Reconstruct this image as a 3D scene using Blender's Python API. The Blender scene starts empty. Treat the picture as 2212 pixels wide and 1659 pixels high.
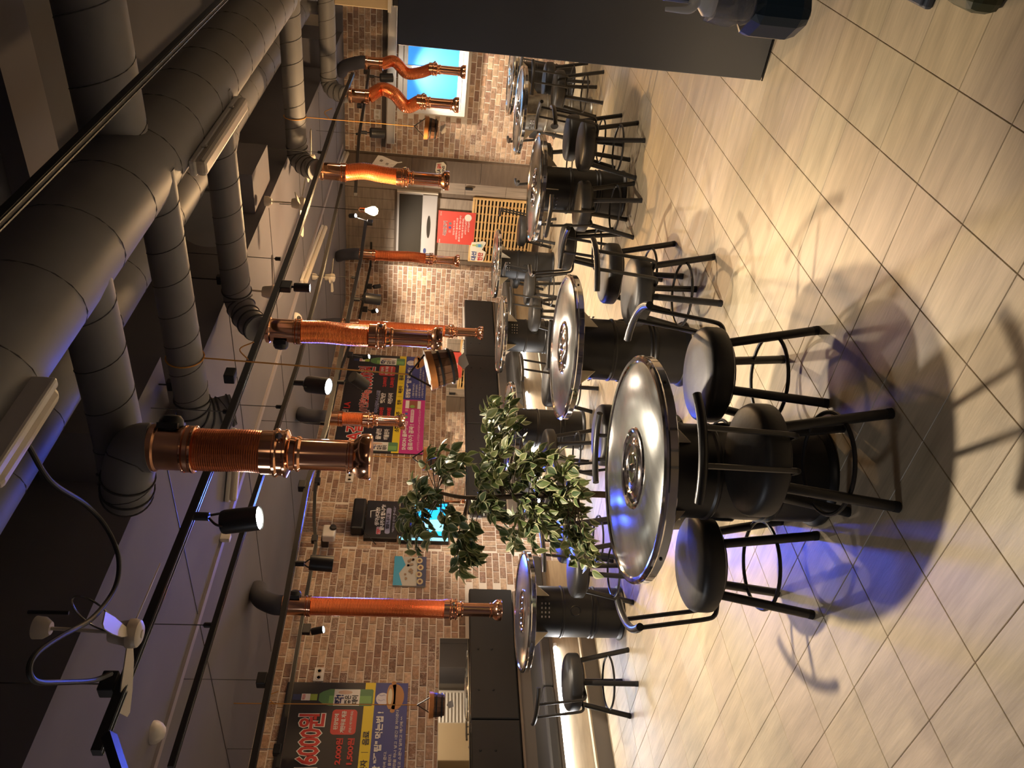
import bpy, bmesh, math, random
import numpy as np
from mathutils import Vector, Matrix
random.seed(7)
rng = np.random.default_rng(7)
S = bpy.context.scene
COL = S.collection
PI = math.pi

# ------------------------------------------------------------------ camera
CU, CV, FPX, PITCH, ROLL, CAMH, YAW = 829.5, 1106., 1719., .1104, .0536, 1.5144, .6524
cp, sp_, cr, sr, cy, sy = (math.cos(PITCH), math.sin(PITCH), math.cos(ROLL), math.sin(ROLL), math.cos(YAW), math.sin(YAW))
_r, _f, _d = np.array([1, 0, 0.]), np.array([0, cp, -sp_]), np.array([0, -sp_, -cp])
_W = np.array([[cy, -sy, 0], [sy, cy, 0], [0, 0, 1.]])
CM = np.array([cr*_r - sr*_d, sr*_r + cr*_d, _f]) @ _W.T
EYE = np.array([0, 0, CAMH])
cam_d = bpy.data.cameras.new('camera'); cam = bpy.data.objects.new('camera', cam_d); COL.objects.link(cam)
m4 = Matrix.Identity(4)
for i in range(3):
    m4[i][0] = CM[1][i]; m4[i][1] = CM[0][i]; m4[i][2] = -CM[2][i]; m4[i][3] = EYE[i]
cam.matrix_world = m4
cam_d.sensor_fit = 'HORIZONTAL'; cam_d.sensor_width = 36; cam_d.lens = FPX/2212*36
cam_d.clip_start = .02; cam_d.clip_end = 60
S.camera = cam

# world: a closed room, the sky only matters as a faint floor of light
w = bpy.data.worlds.new('world'); S.world = w; w.use_nodes = True
w.node_tree.nodes['Background'].inputs[0].default_value = (.25, .3, .45, 1)
w.node_tree.nodes['Background'].inputs[1].default_value = .12
S.view_settings.view_transform = 'Standard'; S.view_settings.look = 'None'
S.view_settings.gamma = 1; S.view_settings.exposure = 1.3
S.view_settings.use_curve_mapping = False

WARM = (1, .74, .46); NEUT = (1, .83, .64); COOL = (.86, .93, 1)
def add_light(name, kind, loc, power, color, rot=None, target=None, size=.05, spot=None, sizey=None, blend=.6):
    d = bpy.data.lights.new(name, kind); d.energy = power; d.color = color
    o = bpy.data.objects.new(name, d); COL.objects.link(o); o.location = loc
    power = power
    if kind == 'AREA':
        d.size = size
        if sizey: d.shape = 'RECTANGLE'; d.size_y = sizey
    else: d.shadow_soft_size = size
    if kind == 'SPOT': d.spot_size = spot; d.spot_blend = blend
    if target is not None: o.rotation_euler = (Vector(target)-Vector(loc)).to_track_quat('-Z', 'Y').to_euler()
    elif rot: o.rotation_euler = rot
    return o
# unseen fill areas behind the camera, added to lift the room's ambient light
add_light('rear_fill_warm', 'AREA', (.9, -.3, 2.62), 2.5, (1, .80, .58), rot=(0, 0, 0), size=.9, sizey=.5)
add_light('rear_fill_cool', 'AREA', (-3.9, -.3, 2.6), 10, (.92, .94, 1), rot=(0, 0, 0), size=.5, sizey=.5)

# ------------------------------------------------------------------ pixel -> room helpers (2212x1659 frame)
def ray(x, y): return CM.T @ np.array([(1659-y-CU)/FPX, (x-CV)/FPX, 1.])
def PZ(x, y, z=0.): d = ray(x, y); return Vector(EYE + d*(z-CAMH)/d[2])
def PX(x, y, X): d = ray(x, y); return Vector(EYE + d*X/d[0])
def PY(x, y, Y): d = ray(x, y); return Vector(EYE + d*Y/d[1])
def PD(x, y, t): return Vector(EYE + ray(x, y)*t)
def V(*a): return Vector(a)

# ------------------------------------------------------------------ materials
def mat(name, base=(.5, .5, .5), rough=.6, metal=0., emit=None, estr=0., noise=0., nscale=8., bump=0., bscale=60., attr=False,
        trans=0., stretch=(1, 1, 1), spec=.5, alpha=1., coat=0.):
    m = bpy.data.materials.new(name); m.use_nodes = True
    nt = m.node_tree; b = nt.nodes['Principled BSDF']
    b.inputs['Base Color'].default_value = (*base, 1); b.inputs['Roughness'].default_value = rough
    b.inputs['Metallic'].default_value = metal; b.inputs['Specular IOR Level'].default_value = spec
    if trans: b.inputs['Transmission Weight'].default_value = trans
    if alpha < 1: b.inputs['Alpha'].default_value = alpha
    if coat: b.inputs['Coat Weight'].default_value = coat; b.inputs['Coat Roughness'].default_value = .15
    if emit: b.inputs['Emission Color'].default_value = (*emit, 1); b.inputs['Emission Strength'].default_value = estr
    N = nt.nodes.new; L = nt.links.new
    src = None
    if attr:
        a = N('ShaderNodeAttribute'); a.attribute_name = 'Col'; src = a.outputs['Color']; L(src, b.inputs['Base Color'])
    if noise or bump:
        g = N('ShaderNodeNewGeometry'); mp = N('ShaderNodeMapping'); mp.inputs['Scale'].default_value = stretch
        L(g.outputs['Position'], mp.inputs['Vector'])
    if noise:
        n = N('ShaderNodeTexNoise'); n.inputs['Scale'].default_value = nscale; n.inputs['Detail'].default_value = 6
        L(mp.outputs[0], n.inputs['Vector'])
        mr = N('ShaderNodeMapRange'); mr.inputs['From Min'].default_value = .3; mr.inputs['From Max'].default_value = .7
        mr.inputs['To Min'].default_value = 1-noise; mr.inputs['To Max'].default_value = 1+noise
        L(n.outputs['Fac'], mr.inputs['Value'])
        mx = N('ShaderNodeVectorMath'); mx.operation = 'SCALE'
        if src: L(src, mx.inputs[0])
        else: mx.inputs[0].default_value = base
        L(mr.outputs[0], mx.inputs['Scale']); L(mx.outputs[0], b.inputs['Base Color'])
    if bump:
        n2 = N('ShaderNodeTexNoise'); n2.inputs['Scale'].default_value = bscale; n2.inputs['Detail'].default_value = 5
        L(mp.outputs[0], n2.inputs['Vector'])
        bm_ = N('ShaderNodeBump'); bm_.inputs['Strength'].default_value = bump; bm_.inputs['Distance'].default_value = .01
        L(n2.outputs['Fac'], bm_.inputs['Height']); L(bm_.outputs[0], b.inputs['Normal'])
    return m

def brick_mat():
    m = mat('brick_face', rough=.75, attr=True, noise=.28, nscale=26, bump=.5, bscale=42)
    nt = m.node_tree; b = nt.nodes['Principled BSDF']; N = nt.nodes.new; L = nt.links.new
    # whitish lime curls left on the fired faces
    old = b.inputs['Base Color'].links[0].from_socket
    g = N('ShaderNodeNewGeometry')
    n = N('ShaderNodeTexNoise'); n.inputs['Scale'].default_value = 17; n.inputs['Detail'].default_value = 3; n.inputs['Distortion'].default_value = 2.6
    L(g.outputs['Position'], n.inputs['Vector'])
    r = N('ShaderNodeValToRGB'); r.color_ramp.elements[0].position = .50; r.color_ramp.elements[0].color = (0, 0, 0, 1)
    r.color_ramp.elements[1].position = .60; r.color_ramp.elements[1].color = (0, 0, 0, 1)
    e = r.color_ramp.elements.new(.55); e.color = (1, 1, 1, 1)
    L(n.outputs['Fac'], r.inputs[0])
    n3 = N('ShaderNodeTexNoise'); n3.inputs['Scale'].default_value = 4; L(g.outputs['Position'], n3.inputs['Vector'])
    r3 = N('ShaderNodeMapRange'); r3.inputs['From Min'].default_value = .42; r3.inputs['From Max'].default_value = .62; r3.inputs['To Max'].default_value = .75
    L(n3.outputs['Fac'], r3.inputs[0])
    ml = N('ShaderNodeMath'); ml.operation = 'MULTIPLY'; L(r.outputs[0], ml.inputs[0]); L(r3.outputs[0], ml.inputs[1])
    mx = N('ShaderNodeMixRGB'); L(ml.outputs[0], mx.inputs[0]); L(old, mx.inputs[1]); mx.inputs[2].default_value = (.66, .57, .46, 1)
    L(mx.outputs[0], b.inputs['Base Color'])
    return m
def tile_mat():
    m = mat('floor_tile', rough=.42, attr=True, noise=.16, nscale=3.2, stretch=(1, 5.5, 1), bump=.06, bscale=30)
    nt = m.node_tree; b = nt.nodes['Principled BSDF']; N = nt.nodes.new; L = nt.links.new
    old = b.inputs['Base Color'].links[0].from_socket
    g = N('ShaderNodeNewGeometry'); mp = N('ShaderNodeMapping'); mp.inputs['Scale'].default_value = (2.2, 34, 1)
    L(g.outputs['Position'], mp.inputs[0])
    n = N('ShaderNodeTexNoise'); n.inputs['Scale'].default_value = 3; n.inputs['Detail'].default_value = 4; L(mp.outputs[0], n.inputs[0])
    mr = N('ShaderNodeMapRange'); mr.inputs['From Min'].default_value = .35; mr.inputs['From Max'].default_value = .65
    mr.inputs['To Min'].default_value = .93; mr.inputs['To Max'].default_value = 1.06; L(n.outputs['Fac'], mr.inputs[0])
    mx = N('ShaderNodeVectorMath'); mx.operation = 'SCALE'; L(old, mx.inputs[0]); L(mr.outputs[0], mx.inputs['Scale'])
    L(mx.outputs[0], b.inputs['Base Color'])
    return m
M = {}
M['brick'] = brick_mat(); M['tile'] = tile_mat()
M['mortar'] = mat('mortar', (.74, .67, .58), .9, bump=.3, bscale=90)
M['grout'] = mat('grout', (.12, .085, .06), .9)
M['ceil'] = mat('ceiling_paint', (.062, .064, .08), .9, noise=.12, nscale=1.2)
M['soffit'] = mat('soffit_paint', (.145, .14, .165), .85, noise=.08, nscale=1.5)
M['duct'] = mat('duct_grey', (.19, .19, .20), .55, noise=.06, nscale=5, bump=.05, bscale=14)
M['seam'] = mat('duct_seam', (.05, .05, .055), .7)
M['black'] = mat('black_paint', (.012, .012, .013), .42)
M['blackmatte'] = mat('black_matte', (.014, .014, .015), .7)
M['iron'] = mat('black_iron', (.02, .019, .018), .33, noise=.2, nscale=20)
M['vinyl'] = mat('black_vinyl', (.022, .021, .020), .46, noise=.15, nscale=9, bump=.12, bscale=22)
M['drum'] = mat('drum_black', (.010, .010, .011), .40, noise=.2, nscale=7)
M['zinc'] = mat('drum_zinc', (.38, .37, .34), .38, .85, noise=.35, nscale=16)
M['steel'] = mat('brushed_steel', (.25, .26, .245), .23, .95, noise=.30, nscale=5, stretch=(5, 1, 1), bump=.03, bscale=12)
M['chrome'] = mat('chrome', (.78, .76, .74), .10, 1.)
M['copper'] = mat('copper', (.93, .50, .30), .13, 1.)
M['copperdk'] = mat('copper_brushed', (.62, .33, .20), .30, 1.)
M['hose'] = mat('copper_hose', (.80, .24, .09), .27, .9)
M['white'] = mat('white_plastic', (.72, .69, .64), .4)
M['offwhite'] = mat('offwhite_plastic', (.62, .56, .46), .45)
M['cream'] = mat('cream_bracket', (.62, .55, .42), .5)
M['benchblk'] = mat('bench_black_leather', (.011, .0105, .010), .55, bump=.15, bscale=14)
M['benchgrey'] = mat('bench_grey_leather', (.06, .057, .054), .5, bump=.1, bscale=14)
M['benchwood'] = mat('bench_board', (.42, .33, .22), .5, noise=.15, nscale=4, stretch=(1, 1, 8))
M['kick'] = mat('bench_kickboard', (.13, .11, .09), .6)
M['mirror'] = mat('mirror_glass', (.80, .78, .74), .02, 1.)
M['woodgrey'] = mat('grey_wood', (.27, .215, .165), .55, noise=.22, nscale=4, stretch=(1, 1, 9))
M['woodgreyv'] = mat('grey_wood_h', (.30, .24, .185), .55, noise=.26, nscale=3, stretch=(14, 1, .7))
M['brownpan'] = mat('brown_panel', (.125, .088, .06), .6, noise=.15, nscale=4, stretch=(1, 1, 8))
M['pine'] = mat('pine_lattice', (.66, .42, .17), .5, noise=.12, nscale=8)
M['dark'] = mat('dark_void', (.012, .011, .01), .8)
M['acgrey'] = mat('ac_grey', (.40, .38, .37), .4)
M['acfilm'] = mat('ac_dark_panel', (.030, .024, .016), .6, spec=.2)
M['red'] = mat('print_red', (.62, .07, .05), .45)
M['winblue'] = mat('window_glass_lit', (.05, .2, .5), .2, emit=(.030, .29, .82), estr=.40)
M['pvc'] = mat('window_pvc', (.62, .60, .56), .4)
M['lamp'] = mat('lamp_lens', (1, 1, 1), .3, emit=(1, .95, .84), estr=28)
M['bulb'] = mat('bulb_glass', (1, .8, .4), .3, emit=(1, .62, .22), estr=60)
M['led'] = mat('led_tube', (1, 1, 1), .3, emit=(.95, .97, 1), estr=22)
M['rope'] = mat('orange_rope', (.62, .30, .07), .8)
M['bucketw'] = mat('bucket_wood', (.13, .06, .028), .5, noise=.5, nscale=22, stretch=(1, 1, .12))
M['bucketo'] = mat('bucket_rim', (.50, .19, .05), .45, noise=.2, nscale=20)
M['panelblue'] = mat('cabinet_steel', (.15, .16, .175), .33, .55, noise=.06, nscale=1.6)
M['navy'] = mat('navy_plastic', (.010, .035, .062), .35)
M['bag'] = mat('clear_bag', (.86, .88, .9), .14, trans=.85, bump=.8, bscale=26, alpha=.42)
M['cap'] = mat('milky_plastic', (.74, .76, .76), .4)
M['beige'] = mat('beige_board', (.46, .37, .24), .6)
M['wallr'] = mat('kitchen_wall', (.17, .15, .13), .7, noise=.06, nscale=2)
M['leaf'] = mat('leaf', rough=.45, attr=True)
M['bark'] = mat('bark', (.10, .065, .04), .8, noise=.3, nscale=30)
M['print'] = mat('print', rough=.5, attr=True)
M['cable'] = mat('black_cable', (.012, .012, .013), .5)
M['signlit'] = mat('sign_lightbox', rough=.4)
_cols = {}
def flat(c, rough=.5):
    k = tuple(round(v, 3) for v in c)
    if k not in _cols: _cols[k] = mat('print_ink_%d' % len(_cols), k, rough)
    return _cols[k]
def glow(name, c, s): return mat(name, c, .4, emit=c, estr=s)

# ------------------------------------------------------------------ mesh builder
class MB:
    def __init__(s): s.v = []; s.f = []; s.c = []; s.sm = []
    def add(s, vs, fs, col=None, smooth=False):
        o = len(s.v); s.v += [tuple(v) for v in vs]; s.f += [tuple(i+o for i in f) for f in fs]
        s.c += [col]*len(fs); s.sm += [smooth]*len(fs); return s
    def box(s, c, d, rot=None, col=None):
        x, y, z = d[0]/2, d[1]/2, d[2]/2
        vs = [Vector((a*x, b*y, e*z)) for a in (-1, 1) for b in (-1, 1) for e in (-1, 1)]
        if rot is not None: vs = [rot @ v for v in vs]
        c = Vector(c); vs = [v+c for v in vs]
        return s.add(vs, [(0, 1, 3, 2), (4, 6, 7, 5), (0, 4, 5, 1), (2, 3, 7, 6), (0, 2, 6, 4), (1, 5, 7, 3)], col)
    def bbox(s, c, d, b=.006, col=None):   # box with chamfered edges
        x, y, z = d[0]/2, d[1]/2, d[2]/2; b = min(b, x*.9, y*.9, z*.9)
        bm = bmesh.new(); bmesh.ops.create_cube(bm, size=1)
        for v in bm.verts: v.co = Vector((v.co.x*2*x, v.co.y*2*y, v.co.z*2*z))
        bmesh.ops.bevel(bm, geom=bm.edges[:], offset=b, segments=2, affect='EDGES', profile=.5)
        c = Vector(c); bm.verts.index_update()
        s.add([v.co+c for v in bm.verts], [[v.index for v in f.verts] for f in bm.faces], col); bm.free(); return s
    def lathe(s, prof, c=(0, 0, 0), seg=32, axis=None, smooth=True, col=None, open0=False):
        c = Vector(c); vs = []; fs = []
        q = Vector((0, 0, 1)).rotation_difference(Vector(axis).normalized()) if axis is not None else None
        for r, z in prof:
            for k in range(seg):
                a = 2*PI*k/seg; v = Vector((r*math.cos(a), r*math.sin(a), z))
                if q: v = q @ v
                vs.append(v+c)
        n = len(prof)
        for i in range(n-1):
            for k in range(seg):
                k2 = (k+1) % seg; fs.append((i*seg+k, i*seg+k2, (i+1)*seg+k2, (i+1)*seg+k))
        if prof[0][0] > 1e-5 and not open0: fs.append(tuple(range(seg-1, -1, -1)))
        if prof[-1][0] > 1e-5: fs.append(tuple((n-1)*seg+k for k in range(seg)))
        return s.add(vs, fs, col, smooth)
    def tube(s, pts, r, seg=10, cap=True, col=None, closed=False, smooth=True):
        pts = [Vector(p) for p in pts]; n = len(pts); rr = r if hasattr(r, '__len__') else [r]*n
        T = []
        for i in range(n):
            a = pts[(i-1) % n] if (closed or i > 0) else pts[i]; b = pts[(i+1) % n] if (closed or i < n-1) else pts[i]
            T.append((b-a).normalized())
        up = T[0].orthogonal().normalized(); vs = []; fs = []
        for i in range(n):
            if i: up = (T[i-1].rotation_difference(T[i]) @ up).normalized()
            sd = T[i].cross(up).normalized()
            for k in range(seg):
                a = 2*PI*k/seg; vs.append(pts[i]+(up*math.cos(a)+sd*math.sin(a))*rr[i])
        for i in range(n if closed else n-1):
            j = (i+1) % n
            for k in range(seg):
                k2 = (k+1) % seg; fs.append((i*seg+k, i*seg+k2, j*seg+k2, j*seg+k))
        if cap and not closed: fs.append(tuple(range(seg-1, -1, -1))); fs.append(tuple((n-1)*seg+k for k in range(seg)))
        return s.add(vs, fs, col, smooth)
    def build(s, name, m, parent=None, loc=None, rot=None):
        me = bpy.data.meshes.new(name); me.from_pydata(s.v, [], s.f); me.validate()
        if len(me.polygons) == len(s.sm):
            me.polygons.foreach_set('use_smooth', s.sm)
            if any(s.sm): me.set_sharp_from_angle(angle=.6)
        if any(c is not None for c in s.c) and len(me.polygons) == len(s.c):
            ca = me.color_attributes.new('Col', 'FLOAT_COLOR', 'CORNER'); buf = []
            for p, c in zip(me.polygons, s.c): buf += [*(c or (.5, .5, .5)), 1.]*p.loop_total
            ca.data.foreach_set('color', buf)
        me.materials.append(m); me.update()
        return link(name, me, parent, loc, rot)
def link(name, me, parent=None, loc=None, rot=None):
    o = bpy.data.objects.new(name, me); COL.objects.link(o)
    if parent: o.parent = parent
    if loc is not None: o.location = loc
    if rot is not None: o.rotation_euler = rot
    return o
def tag(o, label=None, cat=None, group=None, kind=None):
    if label: o['label'] = label
    if cat: o['category'] = cat
    if group: o['group'] = group
    if kind: o['kind'] = kind
    return o
def empty(name, loc=(0, 0, 0), rz=0, label=None, cat=None, group=None):
    o = bpy.data.objects.new(name, None); COL.objects.link(o); o.location = loc; o.rotation_euler = (0, 0, rz)
    o.empty_display_size = .05
    return tag(o, label, cat, group)
KIDS = {}
def copy_tree(o, parent=None):
    c = o.copy(); COL.objects.link(c)
    if parent: c.parent = parent
    for ch in list(o.children): copy_tree(ch, c)
    return c
def arc(c, r, a0, a1, n, z=0): return [V(c[0]+r*math.cos(a0+(a1-a0)*k/n), c[1]+r*math.sin(a0+(a1-a0)*k/n), z) for k in range(n+1)]
def smoothpath(pts, n=6):
    pts = [Vector(p) for p in pts]; P = [pts[0]*2-pts[1]]+pts+[pts[-1]*2-pts[-2]]; out = []
    for i in range(1, len(P)-2):
        for k in range(n):
            t = k/n; a, b, c, d = P[i-1:i+3]
            out.append(.5*((2*b)+(c-a)*t+(2*a-5*b+4*c-d)*t*t+(3*b-a-3*c+d)*t**3))
    out.append(P[-2]); return out

# ------------------------------------------------------------------ the room
XL, YB, XR, YR, ZC, ZS, XS = -6.2, 10.1, 1.7, -1.6, 3.25, 2.69, -2.6
def struct(name, mb, m, parent=None):
    o = mb.build(name, m, parent)
    if not parent: o['kind'] = 'structure'
    return o
floor = struct('floor', MB().box((( XL+XR)/2, (YB+YR)/2, -.06), (XR-XL+.4, YB-YR+.4, .1)), M['grout'])
TX, TY, OX, OY = .291, .2841, -.586, 1.166
tcol = lambda: tuple(np.array([.455, .37, .25])*(1+rng.normal(0, .03))*np.array([1, 1+rng.normal(0, .012), 1+rng.normal(0, .02)]))
def tile_verts(cx, cy, dx, dy, z0=-.01, z1=.0, b=.0016):
    a = [(-dx, -dy), (dx, -dy), (dx, dy), (-dx, dy)]
    vs = [(cx+p[0], cy+p[1], z0) for p in a] + [(cx+p[0], cy+p[1], z1-b) for p in a] + [(cx+p[0]-math.copysign(b, p[0]), cy+p[1]-math.copysign(b, p[1]), z1) for p in a]
    fs = [(8, 9, 10, 11)]
    for i in range(4):
        j = (i+1) % 4; fs += [(i, j, 4+j, 4+i), (4+i, 4+j, 8+j, 8+i)]
    return vs, fs
tvar = []
for k in range(14):
    mb = MB(); vs, fs = tile_verts(0, 0, TX/2-.0010, TY/2-.0010); mb.add(vs, fs, tcol()); me = mb.build('tile', M['tile']).data; tvar.append(me)
for o in list(bpy.data.objects):
    if o.name.startswith('tile'): bpy.data.objects.remove(o)
cells = []
for i in range(-9, 22):
    for j in range(-11, 33):
        cx, cyy = OX-TX*i*1.0-TX/2, OY+TY*j+TY/2
        if XL-.1 < cx < XR+.1 and YR-.1 < cyy < YB+.1:
            q = CM @ (np.array([cx, cyy, 0])-EYE)
            vis = q[2] > .3 and abs(FPX*q[0]/q[2]) < 900 and abs(FPX*q[1]/q[2]) < 1180
            cells.append((0 if vis else 1, q[2], cx, cyy))
cells.sort()
rest = MB()
for n, (nv, dd, cx, cyy) in enumerate(cells):
    if n < 300 and not nv: link('tile', tvar[rng.integers(14)], floor, (cx, cyy, 0))
    else:
        vs, fs = tile_verts(cx, cyy, TX/2-.0010, TY/2-.0010); rest.add(vs, fs, tcol())
tag(rest.build('tile_field', M['tile'], floor), kind='stuff')

# brick walls
BL, BH, JT, BD = .139, .0675, .0100, .006
PAL = [(.30, .185, .125), (.36, .225, .15), (.42, .28, .19), (.25, .145, .10), (.48, .34, .235), (.37, .225, .14), (.32, .205, .15), (.52, .37, .25)]
def brick_vs(u0, u1, z0, z1):
    j, e = JT/2, .0025; u0 += j; u1 -= j; z0 += j; z1 -= j
    p = [(u0, z0), (u1, z0), (u1, z1), (u0, z1)]; cu, cz = (u0+u1)/2, (z0+z1)/2
    vs = [(a, 0, b) for a, b in p]+[(a-math.copysign(e, a-cu), BD, b-math.copysign(e, b-cz)) for a, b in p]
    fs = [(4, 5, 6, 7)]+[(i, (i+1) % 4, 4+(i+1) % 4, 4+i) for i in range(4)]
    return vs, fs
bvar = {}
def bvariants(w, h):
    k = (round(w, 4), round(h, 4))
    if k not in bvar:
        L_ = []
        for c in PAL:
            for s_ in (.88, 1.1):
                mb = MB(); vs, fs = brick_vs(-w/2, w/2, -h/2, h/2); mb.add(vs, fs, tuple(v*s_ for v in c))
                o = mb.build('brick', M['brick']); L_.append(o.data); bpy.data.objects.remove(o)
        bvar[k] = L_
    return bvar[k]
def brick_wall(parent, org, ux, nrm, width, z0, z1, holes=(), nparts=300, soldier=None, tint=1.):
    org, ux, nrm = Vector(org), Vector(ux), Vector(nrm)
    rot = Matrix((nrm.cross(V(0, 0, 1)), nrm, V(0, 0, 1))).transposed(); eul = rot.to_euler()
    items = []
    def emit_zone(a0, a1, w, h, stagger):
        row = 0; z = z0
        while z < z1-.01:
            zz = min(z+h, z1); u = a0-(w*.5 if row % 2 and stagger else 0) - rng.random()*.02
            while u < a1-.01:
                ua, ub = max(u, a0), min(u+w, a1)
                if ub-ua > .03 and not any(ub > H_[0]+.01 and ua < H_[1]-.01 and zz > H_[2]+.01 and z < H_[3]-.01 for H_ in holes):
                    full = abs(ub-ua-w) < 1e-4 and abs(zz-z-h) < 1e-4
                    p = org+ux*((ua+ub)/2)+V(0, 0, (z+zz)/2); q = CM @ (np.array(p)-EYE)
                    vis = q[2] > .3 and abs(FPX*q[0]/q[2]) < 850 and abs(FPX*q[1]/q[2]) < 1120
                    items.append((0 if (vis and full) else 1, q[2], p, ua, ub, z, zz, (w, h)))
                u += w
            z += h; row += 1
    if soldier:
        s0, s1 = soldier
        emit_zone(0, s0, BL, BH, True); emit_zone(s0, s1, BH*.98, BL, True); emit_zone(s1, width, BL, BH, True)
    else: emit_zone(0, width, BL, BH, True)
    items.sort(key=lambda t: (t[0], t[1])); mb = MB(); n = 0
    for nv, dd, p, ua, ub, a, b, wh in items:
        if not nv and n < nparts:
            ms = bvariants(*wh); link('brick', ms[rng.integers(len(ms))], parent, p, eul); n += 1
        else:
            vs, fs = brick_vs(ua, ub, a, b); c = PAL[rng.integers(len(PAL))]; s_ = rng.uniform(.85, 1.12)
            mb.add([org+ux*v[0]+nrm*v[1]+V(0, 0, v[2]) for v in vs], fs, tuple(v*s_ for v in c))
    tag(mb.build('brick_field', M['brick'], parent), kind='stuff')
# left wall (plane X = XL); mirrors sit over it, benches hide below z .98
wl = struct('wall_left', MB().box((XL-.06, (YB+YR)/2, 1.65), (.12, YB-YR+.4, 3.3)), M['mortar'])
brick_wall(wl, (XL, 0.2, 0), (0, 1, 0), (1, 0, 0), YB-.2-.2, .0, ZS, holes=[(0, 4.6, 0, .98), (5.6, 9.7, 0, .98)], soldier=(5.1, 5.72))
# pillar at the far left corner
XP, YP = -5.59, 9.9
pil = struct('wall_pillar', MB().box(((XL+XP)/2, (YP+YB)/2, 1.35), (XP-XL, YB-YP, 2.7)), M['mortar'])
brick_wall(pil, (XL, YP, 0), (1, 0, 0), (0, -1, 0), XP-XL, .0, ZS)
brick_wall(pil, (XP, YB, 0), (0, -1, 0), (1, 0, 0), YB-YP, .0, ZS, nparts=30)
wb = struct('wall_back', MB().box(((XL+XR)/2, YB+.06, 1.65), (XR-XL+.4, .12, 3.3)), M['mortar'])
WX0, WX1, WZ0, WZ1 = -3.46, -2.36, 1.185, 2.02
BX = -4.05
brick_wall(wb, (BX, YB, 0), (1, 0, 0), (0, -1, 0), XR-BX-.0, .0, 2.75, holes=[(WX0-BX, WX1-BX, WZ0, WZ1)])
struct('wall_right', MB().box((XR+.06, (YB+YR)/2, 1.65), (.12, YB-YR+.4, 3.3)), M['wallr'])
struct('wall_rear', MB().box(((XL+XR)/2, YR-.06, 1.65), (XR-XL+.4, .12, 3.3)), M['wallr'])
struct('ceiling', MB().box(((XS+XR)/2+.1, (YB+YR)/2, ZC+.05), (XR-XS+.6, YB-YR+.4, .1)), M['ceil'])
sof = struct('ceiling_soffit', MB().box(((XL+XS)/2, (YB+YR)/2, ZS+.3), (XS-XL, YB-YR+.2, .6)), M['soffit'])
# stepped down-stand blocks along the soffit edge and a transverse beam
for y0, y1 in ((2.55, 3.1), (5.2, 5.75), (8.6, 9.1)):
    MB().box(((XS+.14), (y0+y1)/2, ZS+.24), (.28, y1-y0, .38)).build('edge_block', M['soffit'], sof)
MB().box((-.45, 7.05, 3.21), (4.2, .35, .10)).build('cross_beam', M['soffit'], sof)
MB().box((-.45, 3.35, 3.21), (4.2, .30, .10)).build('cross_beam', M['soffit'], sof)
MB().box((-3.88, 4.2, ZS-.008), (.05, 11.2, .016)).build('conduit', flat((.27, .25, .28)), sof)
for yy in (-.2, 1.3, 2.8, 4.1, 5.4, 6.7, 8.0, 9.3):
    MB().box((-4.4, yy, ZS-.001), (3.5, .006, .004)).build('panel_joint', flat((.05, .05, .055)), sof)
# plaster strip at the top of the back wall
struct('trim_1', MB().box((-1.2, YB-.03, 2.72), (5.8, .05, .08)), M['soffit'])

# window in the back wall
win = struct('window_1', MB().box(((WX0+WX1)/2, YB-.01, (WZ0+WZ1)/2), (WX1-WX0, .02, WZ1-WZ0)), M['pvc'])
def frame(mb, x0, x1, z0, z1, t, y, d):
    mb.box(((x0+x1)/2, y, z0+t/2), (x1-x0, d, t)); mb.box(((x0+x1)/2, y, z1-t/2), (x1-x0, d, t))
    mb.box((x0+t/2, y, (z0+z1)/2), (t, d, z1-z0-2*t)); mb.box((x1-t/2, y, (z0+z1)/2), (t, d, z1-z0-2*t)); return mb
frame(MB(), WX0, WX1, WZ0, WZ1, .055, YB-.045, .09).build('window_frame', M['pvc'], win)
xm = (WX0+WX1)/2-.02
for a, b, yy, dd in ((WX0+.06, xm+.03, YB-.05, 0), (xm-.03, WX1-.06, YB-.03, .0)):
    sh = frame(MB(), a, b, WZ0+.06, WZ1-.06, .05, yy, .03).build('sash', M['pvc'], win)
    MB().box(((a+b)/2, yy, (WZ0+WZ1)/2), (b-a-.1, .008, WZ1-WZ0-.22)).build('pane', M['winblue'], sh)
MB().bbox((xm-.01, YB-.07, 1.62), (.012, .02, .07)).build('latch', M['black'], win)
tag(MB().bbox((-3.0, YB-.07, 2.10), (1.75, .14, .10), .01).build('roller_blind', M['pvc']), 'long white cassette box mounted over the blue window', 'blind')
MB().tube([(-3.86, YB-.16, 2.05), (-2.2, YB-.16, 2.05)], .008).build('bottom_bar', M['pvc'], bpy.data.objects['roller_blind'])
tag(MB().box((-3.0, YB-.03, 2.19), (1.9, .05, .05)).build('pelmet', flat((.06, .045, .035))), 'dark timber rail above the white cassette box', 'rail')

# mirrors on the left wall above the bench backs
def wallmirror(y0, y1, z0, z1, label):
    t = empty('wall_mirror', (XL, (y0+y1)/2, z0), 0, label, 'mirror')
    MB().box((.016, 0, (z1-z0)/2), (.008, y1-y0, z1-z0)).build('mirror_glass', M['mirror'], t)
    MB().box((.013, 0, (z1-z0)/2), (.012, y1-y0+.012, z1-z0+.012)).build('backing', M['offwhite'], t)
wallmirror(PX(980, 1659, XL).y-1.2, PX(980, 1382, XL).y, .985, PX(947, 1540, XL).z, 'mirror strip between the near price board and the near bench')
wallmirror(5.95, PX(985, 735, XL).y, .985, PX(964, 850, XL).z, 'mirror strip under the far price board, red poster reflected in it')

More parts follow.
